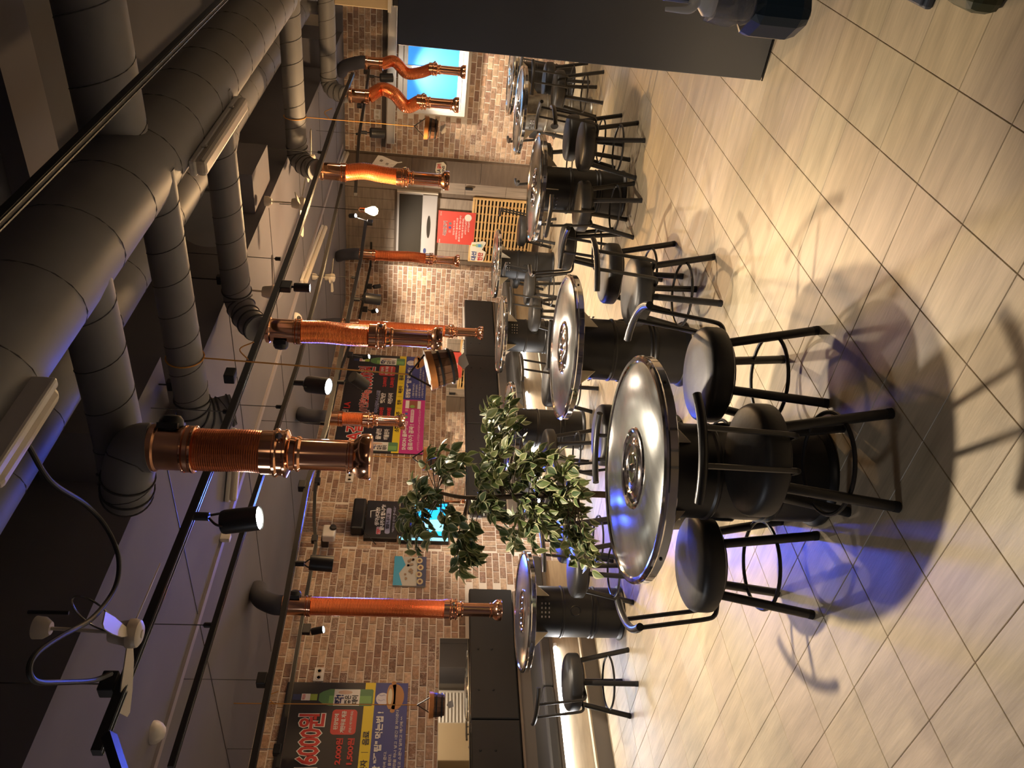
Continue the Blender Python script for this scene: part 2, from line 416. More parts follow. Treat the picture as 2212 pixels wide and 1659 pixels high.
# ------------------------------------------------------------------ benches
def bench(y0, y1, label, xf=-5.56):
    t = empty('bench', (xf, (y0+y1)/2, 0), 0, label, 'bench'); L_ = y1-y0
    n = max(1, round(L_/1.45)); w_ = L_/n
    for k in range(n):
        yc = -L_/2+w_*(k+.5)
        MB().bbox((-.54, yc, .79), (.09, w_-.004, .40), .012).build('back_cushion', M['benchblk'], t)
        for q in (-.3, 0, .3):
            for h_ in (.92, .80): MB().lathe([(.011, 0), (.009, .005), (.0, .007)], (-.495, yc+q*w_, h_), 10, (1, 0, 0)).build('button', M['blackmatte'], t)
        MB().bbox((-.27, yc, .425), (.54, w_-.004, .085), .02).build('seat_cushion', M['benchgrey'], t)
    MB().box((-.545, 0, .28), (.05, L_, .56)).build('back_board', M['kick'], t)
    MB().box((-.08, 0, .24), (.025, L_, .23)).build('front_board', M['benchwood'], t)
    MB().box((-.545, 0, .53), (.04, L_, .10)).build('seat_rail', M['woodgrey'], t)
    MB().box((-.012, 0, .058), (.024, L_, .115)).build('kickboard', M['kick'], t)
    MB().box((-.03, 0, .122), (.06, L_, .012)).build('plinth_top', flat((.33, .26, .17)), t)
    MB().box((-.27, 0, .367), (.5, L_, .03)).build('seat_board', M['kick'], t)
    return t
b1 = bench(PX(1010, 1271, -6.06).y-5.2, PX(1010, 1271, -6.06).y, 'long black-backed wall bench with a glowing tube, near the camera')
b2 = bench(5.75, 9.88, 'wall bench with black tufted back under the far price board')
def led(y0, y1, label):
    t = empty('led_tube', (-5.615, (y0+y1)/2, .325), 0, label, 'light', 'tube lights under the bench seats')
    MB().tube([(0, -(y1-y0)/2, 0), (0, (y1-y0)/2, 0)], .012, 10).build('tube', M['led'], t)
    for s_ in (-1, 1): MB().tube([(0, s_*(y1-y0)/2, 0), (0, s_*((y1-y0)/2+.03), 0)], .014, 10).build('end_cap', M['white'], t)
    return t
led(PX(1237, 1640, -5.6).y-.3, PX(1205, 1395, -5.6).y, 'long bright tube under the near bench seat')
led(5.2, 5.9, 'bright tube beneath the bench behind the leafy tree'); led(6.05, 7.2, 'bright tube beneath the far bench beside the second table'); led(7.5, 8.6, 'bright tube at the far end of the far bench')

# ------------------------------------------------------------------ ducts
def duct(name, label, pts, r, seamstep=None, group=None, cap=True):
    pts = [Vector(p) for p in pts]
    o = MB().tube(pts, r, 28, cap=cap).build(name, M['duct']); tag(o, label, 'duct', group) if label else None
    # spiral lock seam
    L_ = [0]
    for a, b in zip(pts, pts[1:]): L_.append(L_[-1]+(b-a).length)
    step = seamstep or r*2.0; T = (pts[-1]-pts[0]); hel = []; turns = L_[-1]/step; n = int(turns*20)
    up = (pts[1]-pts[0]).orthogonal().normalized()
    for i in range(n+1):
        s = L_[-1]*i/n; k = 0
        while k < len(L_)-2 and L_[k+1] < s: k += 1
        d = (pts[k+1]-pts[k]).normalized(); p = pts[k]+d*(s-L_[k])
        u = (up-d*up.dot(d)).normalized(); v = d.cross(u); a = 2*PI*s/step
        hel.append(p+(u*math.cos(a)+v*math.sin(a))*(r+.0005))
    if n > 3: MB().tube(hel, .0022, 4, cap=False, smooth=False).build('spiral_seam', M['seam'], o)
    return o
def collar(parent, c, ax, r, w=.02, m='duct'):
    MB().lathe([(r+.001, -w/2), (r+.006, -w/2), (r+.006, w/2), (r+.001, w/2)], c, 28, ax).build('collar', M[m], parent)
R1 = .175
D1X, D1Z = -1.37, 2.70
d1 = duct('main_duct', 'widest grey spiral duct crossing the picture with a white tube light on it', [(D1X, -1.2, D1Z), (D1X, 9.4, D1Z)], R1)
EX, EZ, RE = -2.02, 2.98, .165
d2 = duct('main_duct', 'second long grey duct running higher, beside the widest duct', [(EX, .2, EZ), (EX, 9.6, EZ)], RE)
BR = .078
def branch(y, z, label, xend, down, y2, xs=D1X+.02):
    pts = [(xs, y, z), (xend+.16, y, z)]
    el = smoothpath([(xend+.16, y, z), (xend+.05, y, z-.005), (xend, (y+y2)/2, z-.07), (xend, y2, down)], 6)
    o = duct('branch_duct', label, pts+el[1:], BR, group=None)
    for p, q in zip(el[2:-1:3], el[3::3]): collar(o, p, (q-p), BR, .006, 'seam')
    return o
TZ = .715
T = dict(T1=(-2.006, 2.146), T2=(-2.607, 3.792), T3=(-2.596, 6.006), T4=(-2.638, 7.958), T5=(-2.713, 9.33), T9=(-4.772, 3.549), T8=(-4.83, 5.66), T7=(-4.84, 7.217), T6=(-4.80, 8.72))
branch(3.02, 2.60, 'grey branch duct with spiral seams, first one behind the near copper hood', -2.62, 2.44, 3.1)
branch(3.99, 2.60, 'grey branch duct bending down into the second copper hood', T['T2'][0], 2.45, T['T2'][1])
branch(6.15, 2.60, 'grey branch duct ending in an elbow over the third copper hood', T['T3'][0], 2.44, T['T3'][1])
branch(8.1, 2.60, 'far grey branch duct bending down to the fourth copper hood', T['T4'][0], 2.42, T['T4'][1])
# thick bent duct feeding the near hood
pF = smoothpath([(D1X+.02, 2.30, 2.62), (-2.0, 2.28, 2.62), (-2.18, 2.26, 2.62), (-2.26, 2.2, 2.60), (-2.22, 2.14, 2.57), (-2.10, 2.13, 2.54), (-2.015, 2.142, 2.50), (-2.006, 2.146, 2.45)], 6)
oF = duct('branch_duct', 'thick grey duct with ringed elbow feeding the nearest copper hood', pF, .088, .18)
for k in (14, 16, 18, 22, 25, 28): collar(oF, pF[k], pF[k+1]-pF[k], .088, .006, 'seam')
duct('branch_duct', 'grey branch duct leaving the widest duct towards the kitchen side', [(D1X+.02, 3.05, D1Z+.03), (XR-.3, 3.05, D1Z+.03)], .12)
duct('branch_duct', 'grey branch duct on the kitchen side, far from the camera', [(D1X+.02, 7.9, D1Z), (XR-.3, 7.9, D1Z)], .10)
# big tee elbow on the second duct
pE = smoothpath([(EX, 5.2, EZ), (EX-.12, 4.9, EZ-.02), (EX-.24, 4.6, EZ-.1), (EX-.26, 4.42, EZ-.14)], 6)
oE = duct('duct_elbow', None, pE, .185, .4); oE.parent = d2
collar(oE, pE[-2], pE[-1]-pE[-2], .186, .02, 'seam'); collar(oE, pE[8], pE[9]-pE[8], .186, .01, 'seam')
for k, (yy, zz) in enumerate(((7.2, 2.72), (8.5, 2.72))):
    o = tag(MB().tube([(EX+.02, yy, EZ-.1), (EX+.02, yy, zz)], .06, 20).build('duct_outlet', M['duct']), ['short downward duct outlet with pale rim, nearer of two', 'short downward duct outlet with pale rim, farther of two'][k], 'duct')
    MB().lathe([(.062, 0), (.078, -.004), (.078, .006), (.062, .01)], (EX+.02, yy, zz), 20).build('rim', M['offwhite'], o)
# hanger rods for branch ducts
def rod(name, a, b, label, cat='rod', r=.004, m='black'): return tag(MB().tube([a, b], r, 6).build(name, M[m]), label, cat)
for y, z, lb in ((3.02, 2.68, 'thin hanger rod with black clamp above the first branch duct'), (3.99, 2.68, 'thin hanger rod with black clamp above the second branch duct')):
    o = rod('duct_hanger', (-2.42, y, z-.01), (-2.42, y, ZC), lb)
    MB().box((-2.42, y, z+.01), (.05, .03, .02)).build('clamp', M['black'], o)

# ------------------------------------------------------------------ copper hoods
def hood(key, label, top, bot, lean=(0, 0), hose=.42, sway=(), damper=None, big=1.):
    x, y = T[key]; t = empty('copper_hood', (x, y, bot), 0, label, 'hood'); H_ = top-bot; b = big
    rt, rl = .066*b, .048*b
    sl = .19*min(1, H_/1.0)                               # smooth top sleeve
    zt = H_
    MB().lathe([(rt, zt-sl), (rt+.006, zt-sl+.004), (rt+.006, zt-sl+.018), (rt, zt-sl+.022), (rt, zt-.03), (rt+.007, zt-.024), (rt+.007, zt-.006), (rt, zt)], (0, 0, 0), 36).build('top_sleeve', M['copperdk'] if b > 1.05 else M['copper'], t)
    low = .30 if H_ > .85 else .27                              # lower tube + bell
    z1 = zt-sl; z0 = low+.09
    n = max(8, int((z1-z0)/.0075)); path = []; rr = []
    sw = sway or ((0, 0), (0, 0), (0, 0))
    ctrl = smoothpath([(0, 0, z1)]+[(sx, sy_, z1-(z1-z0)*(k+1)/(len(sw)+1)) for k, (sx, sy_) in enumerate(sw)]+[(0, 0, z0)], 16)
    cl = [0]
    for a, c_ in zip(ctrl, ctrl[1:]): cl.append(cl[-1]+(c_-a).length)
    for i in range(n*2+1):
        s = cl[-1]*i/(n*2); k = 0
        while k < len(cl)-2 and cl[k+1] < s: k += 1
        path.append(ctrl[k]+(ctrl[k+1]-ctrl[k])*((s-cl[k])/max(1e-6, cl[k+1]-cl[k])))
        rr.append((rt-(.0026 if b > 1.05 else .004)) if i % 2 else (rt-.0012))
    MB().tube(path, rr, 28, cap=False, smooth=False).build('flexible_hose', M['hose'], t)
    for zc in (z1, ):
        MB().lathe([(rt, zc-.012), (rt+.008, zc-.008), (rt+.008, zc+.0), (rt, zc+.004), (rt, zc+.02), (rt+.007, zc+.024), (rt+.007, zc+.03), (rt, zc+.034)], (0, 0, 0), 36).build('collar', M['copper'], t)
    # valve body with stacked rings
    pr = [(rt+.002, low+.115), (rt+.002, low+.075), (rt+.011, low+.070), (rt+.011, low+.062), (rt+.004, low+.055), (rt+.004, low+.038), (rt+.010, low+.034), (rt+.010, low+.026), (rl+.006, low+.016), (rl+.003, low+.0), (rl+.008, low-.006), (rl+.008, low-.014), (rl, low-.022)]
    vb = MB().lathe([(r_, z_) for r_, z_ in reversed(pr)], (0, 0, 0), 36).build('valve_body', M['copper'], t)
    MB().lathe([(.0, .018), (.012, .016), (.014, .006), (.010, 0)], (rt+.006, -.01, low+.05), 12, (1, -.5, 0)).build('knob', M['chrome'], vb)
    MB().lathe([(rl, .07), (rl, low-.02)], (0, 0, 0), 36).build('lower_tube', M['copper'], t)
    MB().lathe([(rl+.022, 0), (rl+.027, .004), (rl+.027, .034), (rl+.022, .042), (rl+.020, .046), (rl+.010, .056), (rl+.003, .064), (rl+.003, .074), (rl+.007, .077), (rl+.007, .083), (rl, .086)], (0, 0, 0), 36).build('bell_mouth', M['copper'], t)
    MB().lathe([(rl+.020, .003), (.0, .03)], (0, 0, 0), 36).build('filter_disc', M['blackmatte'], t)
    if key in ('T5', 'T6', 'T7', 'T8', 'T9'):
        MB().tube(smoothpath([(0, 0, zt-.01), (-.01, .015, zt+.06), (-.10, .13, ZS-bot-.10), (-.22, .30, ZS-bot-.03)], 5), rt+.004, 24).build('duct_stub', M['ceil'], t)
    if damper:
        mb = MB(); q = Vector(damper).normalized(); mb.lathe([(0.0, .036), (.030, .030), (.040, .016), (.043, 0), (.043, -.02)], q*(rt+.008)+V(0, 0, zt-sl*.45), 24, q)
        dm = mb.build('damper_motor', M['black'], t)
        MB().box(q*(rt+.004)+V(0, 0, zt-sl*.45), (.10, .02, .07), Matrix.Rotation(math.atan2(q.y, q.x)+PI/2, 3, 'Z')).build('damper_plate', M['black'], dm)
    return t
cz = lambda z: 1.5144+(z-1.5144)*1.06
hood('T1', 'large copper exhaust hood hanging over the nearest table', cz(2.404), cz(1.678), sway=((0, 0), (.004, 0)), damper=(.77, .63, 0), big=1.17)
hood('T2', 'copper exhaust hood with ribbed hose above the second table', cz(2.357), cz(1.427), sway=((.006, 0), (0, 0)), damper=(-.77, -.63, 0))
hood('T3', 'copper exhaust hood with orange hose above the third table, beside the glowing bulb', cz(2.353), cz(1.405), sway=((.02, .01), (.01, 0)))
hood('T4', 'copper exhaust hood with a strongly bent hose before the blue window', cz(2.34), cz(1.326), sway=((.07, .05), (.05, .0), (-.05, -.03)))
hood('T5', 'farthest copper exhaust hood, half behind the steel cabinet edge', cz(2.31), cz(1.246), sway=((0.04, .0), (-.06, -.04), (-.05, -.03)))
hood('T9', 'long copper exhaust hood over the bench-side table at the near bench', cz(2.366), cz(.906), damper=(.77, .63, 0))
hood('T8', 'short copper exhaust hood in front of the far price board', cz(2.331), cz(1.657))
hood('T7', 'long copper exhaust hood beyond the second hood, ending low before the bench', cz(2.38), cz(.936), sway=((0, 0), (0, 0)))
hood('T6', 'copper exhaust hood hanging in front of the air conditioner wall', cz(2.33), cz(1.178), sway=((0, .01), (.015, 0)))

# ------------------------------------------------------------------ tables
TR = .424
def make_table(label, metal='drum', vent_a=0., ntab=4):
    t = empty('drum_table', (0, 0, 0), 0, label, 'table')
    MB().lathe([(.150, TZ-.006), (.152, TZ+.002), (TR-.024, TZ+.002), (TR-.018, TZ-.002)], (0, 0, 0), 64).build('table_top', M['steel'], t)
    MB().lathe([(TR-.026, TZ+.0), (TR-.020, TZ+.008), (TR-.008, TZ+.010), (TR, TZ+.004), (TR+.002, TZ-.004), (TR-.002, TZ-.010), (TR-.001, TZ-.036), (TR-.006, TZ-.040), (TR-.03, TZ-.036)], (0, 0, 0), 72).build('rim', M['chrome'], t)
    MB().lathe([(.02, TZ-.03), (TR-.02, TZ-.03), (TR-.02, TZ-.024), (.02, TZ-.024)], (0, 0, 0), 48).build('underside', M['blackmatte'], t)
    MB().lathe([(.130, TZ-.004), (.134, TZ+.006), (.142, TZ+.010), (.150, TZ+.008), (.156, TZ+.001)], (0, 0, 0), 56).build('grill_ring', M['chrome'], t)
    lid = MB().lathe([(0, TZ+.012), (.012, TZ+.012), (.02, TZ+.004), (.05, TZ+.006), (.055, TZ+.010), (.06, TZ+.006), (.088, TZ+.004), (.094, TZ+.010), (.10, TZ+.004), (.125, TZ-.001), (.131, TZ-.003)], (0, 0, 0), 56).build('grill_lid', M['chrome'], t)
    MB().lathe([(0, .010), (.010, .008), (.012, .003), (.008, 0)], (0, 0, TZ+.011), 16).build('lid_knob', M['black'], lid)
    for k in range(4):
        a = PI/4+k*PI/2; MB().lathe([(0, .004), (.005, .003), (.006, 0)], ((TR+.0)*math.cos(a), (TR)*math.sin(a), TZ-.022), 10, (math.cos(a), math.sin(a), 0)).build('screw', M['black'], t)
    RD = .178; z1 = TZ-.03
    dr = MB().lathe([(RD+.014, 0), (RD+.016, .010), (RD+.010, .022), (RD, .03), (RD, .19), (RD+.006, .198), (RD+.006, .208), (RD, .216), (RD, .225), (RD+.006, .233), (RD, .241), (RD, .43), (RD+.006, .438), (RD+.006, .446), (RD, .454), (RD, z1-.04), (RD+.010, z1-.03), (RD+.010, z1-.02), (RD-.02, z1)], (0, 0, 0), 48).build('drum', M[metal], t)
    for k in range(2):
        a = vent_a+k*PI; R_ = Matrix.Rotation(a, 3, 'Z')
        v = MB()
        for i in range(3):
            for j in range(4): v.box(R_ @ V(RD+.003, -.045+j*.03, .55+i*.026), (.006, .014, .010), R_)
        v.build('vent', M['chrome'], dr)
        MB().lathe([(0, .002), (.03, .002), (.034, .006), (.04, 0)], R_ @ V(RD, 0, .36), 20, R_ @ V(1, 0, 0)).build('air_port', M['black'], dr)
    for k in range(ntab):
        a = vent_a+.6+k*2*PI/ntab; u = V(math.cos(a), math.sin(a), 0); s_ = V(-math.sin(a), math.cos(a), 0)*.003
        p = [u*(RD+.002)+V(0, 0, z1-.005), u*(RD+.15)+V(0, 0, z1-.005), u*(RD+.002)+V(0, 0, z1-.14)]
        MB().add([a_+s_ for a_ in p]+[a_-s_ for a_ in p], [(0, 1, 2), (5, 4, 3), (0, 3, 4, 1), (1, 4, 5, 2), (2, 5, 3, 0)]).build('bracket', M['cream'], t)
    return t
proto = make_table('nearest round steel drum table under the large copper hood')
protoz = make_table('round steel table on an unpainted grey metal drum near the blue window', 'zinc', 1.2)
labs = dict(T2='second round steel drum table behind the nearest one, in the row under the track',
            T3='third round steel drum table, the poster mirrored red in its top',
            T5='farthest round steel table, partly behind the steel cabinet edge',
            T9='round steel drum table at the near bench, left of the leafy tree',
            T8='round steel drum table before the bench, behind the second table',
            T7='round steel drum table at the bench, second from the wooden lattice',
            T6='round steel drum table closest to the wooden lattice')
for k, (x, y) in T.items():
    o = proto if k == 'T1' else (protoz if k == 'T4' else copy_tree(proto))
    if k in labs: o['label'] = labs[k]
    o.location = (x, y, 0); o.rotation_euler.z = {'T1': .75, 'T2': -2.35, 'T3': -1.75, 'T9': -.6, 'T7': -.6, 'T8': -1.2, 'T6': -1.2, 'T5': .4}.get(k, 0)

# ------------------------------------------------------------------ stools (local +Y is the back rest side)
def make_stool():
    t = empty('bar_stool', (0, 0, 0), 0, '', 'stool')
    RS = .187
    MB().lathe([(RS-.012, .360), (RS, .368), (RS+.002, .380), (RS+.001, .424), (RS-.006, .438), (RS-.020, .447), (.10, .454), (0, .456)], (0, 0, 0), 44).build('seat', M['vinyl'], t)
    MB().lathe([(0, .345), (.15, .345), (.15, .361), (0, .361)], (0, 0, 0), 28).build('seat_plate', M['iron'], t)
    for sx in (-1, 1):
        for sy2 in (-1, 1):
            lg = MB().tube([(sx*.098, sy2*.098, .348), (sx*.150, sy2*.150, .006)], .0175, 12).build('leg', M['iron'], t)
            MB().tube([(sx*.1482, sy2*.1482, .018), (sx*.1512, sy2*.1512, .0)], .0182, 12).build('rubber_foot', M['blackmatte'], lg)
    MB().tube(arc((0, 0), .172, 0, 2*PI, 40, .150)[:-1], .0075, 8, closed=True).build('foot_ring', M['iron'], t)
    for sx in (-1, 1):
        p = smoothpath([(sx*.055, .10, .345), (sx*.055, .16, .342), (sx*.055, .192, .352), (sx*.056, .205, .385), (sx*.057, .222, .50), (sx*.058, .246, .668)], 6)
        MB().tube(p, .0092, 8).build('back_upright', M['iron'], t)
    p = [V(.27*math.sin(a), .03+.222*math.cos(a), .675) for a in np.linspace(-.66, .66, 17)]
    MB().tube(p, .0150, 12).build('back_bar', M['iron'], t)
    return t
st0 = make_stool()
stools = [ # px, py of seat centre (seat height .42), table or explicit facing, label
 (1506, 808, 'T1', 'black stool lit by a slanting highlight, at the right of the nearest table'),
 (1606, 992, 'T1', 'black stool closest to the camera, in front of the nearest drum'),
 (1488, 1215, 'T1', 'black stool with seat glowing blue from the sign light'),
 ((-2.36, 2.62), None, 'T1', 'black stool behind the nearest table, only its back bar clearly visible'),
 (1358, 628, 'T2', 'black stool right of the second table, nearer of the overlapping pair'),
 (1302, 590, 'T2', 'black stool right of the second table, farther of the overlapping pair'),
 ((-3.12, 3.62), None, 'T2', 'black stool left of the second table beside the leafy tree'),
 ((-2.92, 4.26), None, 'T2', 'black stool hidden behind the second drum, only its seat edge showing'),
 ((-2.14, 5.80), None, 'T3', 'black stool in front of the third table, right one of the stacked pair of seats'),
 ((-2.33, 6.47), None, 'T3', 'black stool right behind the third table, seat seen over the near seat'),
 ((-2.50, 5.52), None, 'T3', 'black stool in front of the third drum, seat edge catching light'),
 ((-3.02, 5.86), None, 'T3', 'black stool left of the third table with its back to the aisle of tables'),
 ((-2.30, 7.60), None, 'T4', 'pale-edged stool in front of the unpainted metal drum'),
 ((-2.46, 8.42), None, 'T4', 'pale-edged stool behind the unpainted metal drum'),
 ((-3.08, 7.80), None, 'T4', 'black stool left of the unpainted drum table'),
 ((-2.22, 9.22), None, 'T5', 'black stool at the farthest table near the window wall'),
 ((-3.16, 9.2), None, 'T5', 'black stool left of the farthest table, against the brick wall'),
 ((-4.46, 8.98), None, 'T6', 'black stool in front of the wooden lattice, right side of its table'),
 ((-5.14, 9.1), None, 'T6', 'black stool behind the table closest to the lattice'),
 ((-4.42, 7.02), None, 'T7', 'black stool on the aisle side of the table second from the lattice'),
 ((-4.50, 7.66), None, 'T7', 'black stool between the two tables nearest the lattice'),
 ((-4.26, 5.58), None, 'T8', 'black stool on the aisle side of the table behind the second one'),
 ((-4.62, 5.12), None, 'T8', 'black stool beside the leafy tree, before the bench table'),
 ((-4.46, 3.98), None, 'T9', 'black stool at the right of the near bench table, partly under leaves'),
 ((-4.24, 3.50), None, 'T9', 'black stool under the leaves, closer to the camera of its pair'),
 ((-4.83, 3.02), None, 'T9', 'black stool left of the near bench table against the glowing tube'),
 ((-4.30, 1.62), None, (-4.7, 1.9), 'black stool cut by the lower picture edge before the near bench'),
]
bars = {}
for n, (px, py, tb, lb) in enumerate(stools):
    if isinstance(px, tuple): p = V(px[0], px[1], 0)
    else: p = PZ(px, py, .445); p.z = 0
    tx, ty = T[tb] if isinstance(tb, str) else tb
    a = math.atan2(p.y-ty, p.x-tx)
    rz = a-PI/2+{0: .05, 2: .25, 4: -.15, 5: .2, 8: .35, 10: -.2, 25: .3}.get(n, 0)
    # keep clear of the drum
    o = st0 if n == 0 else copy_tree(st0)
    o.location = p; o.rotation_euler.z = rz; o['label'] = lb; o['group'] = 'round black stools around the drum tables'

# ------------------------------------------------------------------ lighting tracks
def track(label, pts, w=.034, h=.03, rods=(), boxes=(), name='lighting_track'):
    pts = [Vector(p) for p in pts]; o = None; mb = MB(); gr = MB()
    for a, b in zip(pts, pts[1:]):
        d = (b-a); L_ = d.length; q = V(0, 1, 0).rotation_difference(d).to_matrix()
        mb.box((a+b)/2, (w, L_+.002, h), q)
        for s_ in (-1, 1): gr.box((a+b)/2+q @ V(s_*w*.3, 0, -h/2-.001), (w*.12, L_, .003), q)
    o = tag(mb.build(name, M['black']), label, 'track'); gr.build('track_lip', M['steel'], o)
    for p in boxes: MB().bbox(Vector(p)+V(0, 0, h/2+.012), (w*1.5, .07, .05), .005).build('feed_box', M['black'], o)
    for p in rods:
        p = Vector(p); top = ZC if p.x > XS else ZS
        MB().tube([p+V(0, 0, h/2), (p.x, p.y, top)], .0025, 6).build('hanger_rod', M['steel'], o)
        MB().lathe([(.012, 0), (.012, .03), (.004, .036)], p+V(0, 0, h/2), 12).build('rod_clamp', M['black'], o)
    return o
P1 = [PX(x, y, -2.45) for x, y in ((209, 1626), (300, 1395), (418, 1100), (500, 890), (641, 510), (692, 354), (725, 253), (762, 160))]
track('first black lighting track, running diagonally over the row of tables', P1, rods=(PX(255, 1478, -2.45), PX(505, 890, -2.45), PX(612, 560, -2.45), PX(700, 330, -2.45)), boxes=(PX(255, 1478, -2.45), PX(510, 812, -2.45)))
track('short black track piece joined at the near end of the first track', [PX(236, 1590, -2.40), PX(262, 1672, -2.38)], boxes=())
X2 = -3.05
P2 = [PX(x, y, X2) for x, y in ((369, 1659), (522, 1157), (643, 787), (698, 578), (738, 400))]

track('slim second track hanging between the copper hood rows', P2, w=.03, h=.022, rods=(P2[0].lerp(P2[1], .55), P2[2].lerp(P2[1], .3)))
X3 = -3.95
P3 = [PX(x, y, X3) for x, y in ((542, 1672), (617, 1300), (663, 1047), (704, 925), (740, 746), (779, 562), (790, 480))]
track('hanging track crossing in front of the near bench hood and both price boards', P3, rods=(PX(577, 1469, X3), PX(706, 915, X3), PX(770, 600, X3)), boxes=(PX(577, 1469, X3), PX(662, 1050, X3)))
X4 = -5.35
P4 = [PX(x, y, X4) for x, y in ((600, 1659), (659, 1300), (682, 1180), (678, 1120), (680, 1060), (700, 960), (735, 800), (776, 690), (800, 575), (802, 520))]
track('thin lower track close to the brick wall, above the lit sign', P4, w=.03, h=.026, rods=(PX(606, 1618, X4), PX(790, 640, X4)), boxes=(PX(607, 1620, X4), PX(686, 1165, X4), PX(692, 1040, X4)))
track('dark track near the camera cutting the ceiling at top right', [V(-.80, 1.15, 2.36), V(-.80, 6.2, 2.36)], w=.024, h=.02)
X5 = -2.95
P5 = [PX(x, y, X5) for x, y in ((815, 18), (800, 130), (790, 205), (775, 300), (768, 420))]
track('far track running past the blue window', P5, w=.03, h=.026, rods=(PX(779, 290, X5),), boxes=(PX(795, 155, X5), PX(782, 228, X5)))

def spot(label, lens, d, length, dia, top, power=0., kind='big', ang=1.25, color=None, target=None):
    """lens: lens centre, d: aim direction, top: point on the track the lamp hangs from"""
    lens, d, top = Vector(lens), Vector(d).normalized(), Vector(top)
    t = empty('track_spotlight', lens, 0, label, 'spotlight', 'black spotlights on the tracks')
    q = V(0, 0, -1).rotation_difference(d).to_matrix(); r = dia/2; back = -d*length
    ax = -d
    MB().lathe([(r*.93, -.004), (r, -.006), (r, length*.92), (r*.93, length), (0, length)], (0, 0, 0), 28, ax, open0=True).build('lamp_body', M['black'], t)
    MB().lathe([(r*.90, 0), (r*.6, -.003), (0, -.005)], (0, 0, 0), 28, ax).build('lens', M['lamp'], t)
    tp = top-lens; c_ = -d*(length*.82)
    if kind == 'big':
        MB().lathe([(.017, 0), (.017, .055)], tp+V(0, 0, -.055), 14).build('adapter', M['black'], t)
        s_ = d.cross(V(1, .3, .1)).normalized()
        for k in (-1, 1):
            a = tp+V(0, 0, -.058)+s_*k*.012; b = c_+s_*k*r*.8
            MB().tube(smoothpath([a, a*.5+b*.5+s_*k*.018, b], 5), .005, 8).build('yoke_arm', M['black'], t)
    else:
        MB().bbox(tp+V(0, 0, -.03), (.035, .085, .06), .005).build('driver_box', M['black'], t)
        MB().tube([tp+V(0, 0, -.055), c_], .007, 10).build('arm', M['black'], t)
    if power:
        add_light('spot_beam', 'SPOT', lens+d*.015, power, color or NEUT, target=target or (lens+d), size=r*.8, spot=ang, blend=.55)
    return t
DN = V(0, 0, -1)
def on(P, y):
    for a, b in zip(P, P[1:]):
        if min(a.y, b.y)-1e-6 <= y <= max(a.y, b.y)+1e-6: return a.lerp(b, (y-a.y)/(b.y-a.y) if abs(b.y-a.y) > 1e-6 else 0)
    return min(P, key=lambda p: abs(p.y-y)).copy()
def railspot(label, P, X, px, py, d, length, dia, power, kind='big', **k):
    L = PX(px, py, X); d = Vector(d).normalized()
    top = on(P, (L-d*length*.5).y) - V(0, 0, .015)
    return spot(label, L, d, length, dia, top, power, kind, **k)
railspot('big black spotlight left of the nearest copper hood, lens glowing', P1, -2.45, 559, 1119, (.20, .02, -1), .145, .098, 95, ang=1.75)
railspot('slim black spotlight on the first track before the second copper hood', P1, -2.45, 668, 622, (.02, 0, -1), .085, .052, 60, 'small', ang=1.7)
railspot('black spotlight tilted towards the camera, face fully glowing, by the far price board', P2, X2, 709, 835, (.16, -.30, -.94), .14, .105, 70, ang=1.7)
railspot('black spotlight aimed at the far price board', P3, X3-.03, 788, 832, (-.75, .25, -.65), .145, .098, 60, ang=1.1)
railspot('black spotlight above the white wall speaker', P3, X3, 717, 1219, (-.12, .02, -1), .135, .095, 80, ang=1.9)
railspot('small spotlight on the lower track left of the near bench hood', P4, X4, 698, 1360, (.35, 0, -1), .09, .055, 34, 'small', ang=1.9)
railspot('black spotlight over the far bench in front of the bricks', P3, X3, 819, 648, (-.25, .25, -1), .14, .10, 120, ang=2.0)
railspot('slim spotlight on the lower track beside the air conditioner wall', P4, X4, 820, 618, V(-.1, .6, -1), .085, .055, 60, 'small', ang=2.2)
railspot('small spotlight with glinting lens before the far bricks', P4, X4, 814, 671, (.5, -.4, -.8), .075, .05, 26, 'small', ang=1.9)
railspot('small glinting spotlight at the top corner of the far price board', P4, X4, 797, 770, (.4, -.2, -.8), .075, .05, 26, 'small', ang=1.9)
railspot('small bright spotlight near the first bent hose by the window', P5, X5, 807, 128, (.3, -.3, -.9), .09, .055, 30, 'small', ang=1.9)
railspot('black spotlight hanging right before the blue window', P5, X5, 847, 168, (0, .3, -1), .14, .10, 90, ang=1.7)
railspot('black spotlight between two bent hoses, lower of two lit rings', P5, X5, 828, 288, (-.1, .35, -1), .13, .10, 90, ang=1.7)
railspot('small glinting spotlight next to the glowing bulb', P3, X3, 768, 466, (.3, -.4, -.9), .075, .05, 20, 'small', ang=1.9)

# glowing filament bulb
pb = PD(797, 455, 6.2)
t = empty('pendant_bulb', pb, 0, 'glowing warm bulb on a cord in front of the air conditioner', 'bulb')
MB().lathe([(0, -.07), (.02, -.066), (.034, -.048), (.036, -.03), (.026, 0), (.015, .022), (.014, .03)], (0, 0, 0), 20).build('bulb', M['bulb'], t)
MB().lathe([(.015, .028), (.018, .032), (.018, .07), (.006, .08)], (0, 0, 0), 16).build('socket', M['copper'], t)
MB().tube([(0, 0, .078), (0, 0, ZS-pb.z)], .003, 6).build('cord', M['cable'], t)
add_light('bulb_light', 'POINT', pb+V(0, 0, -.11), 42, (1, .62, .30), size=.05)

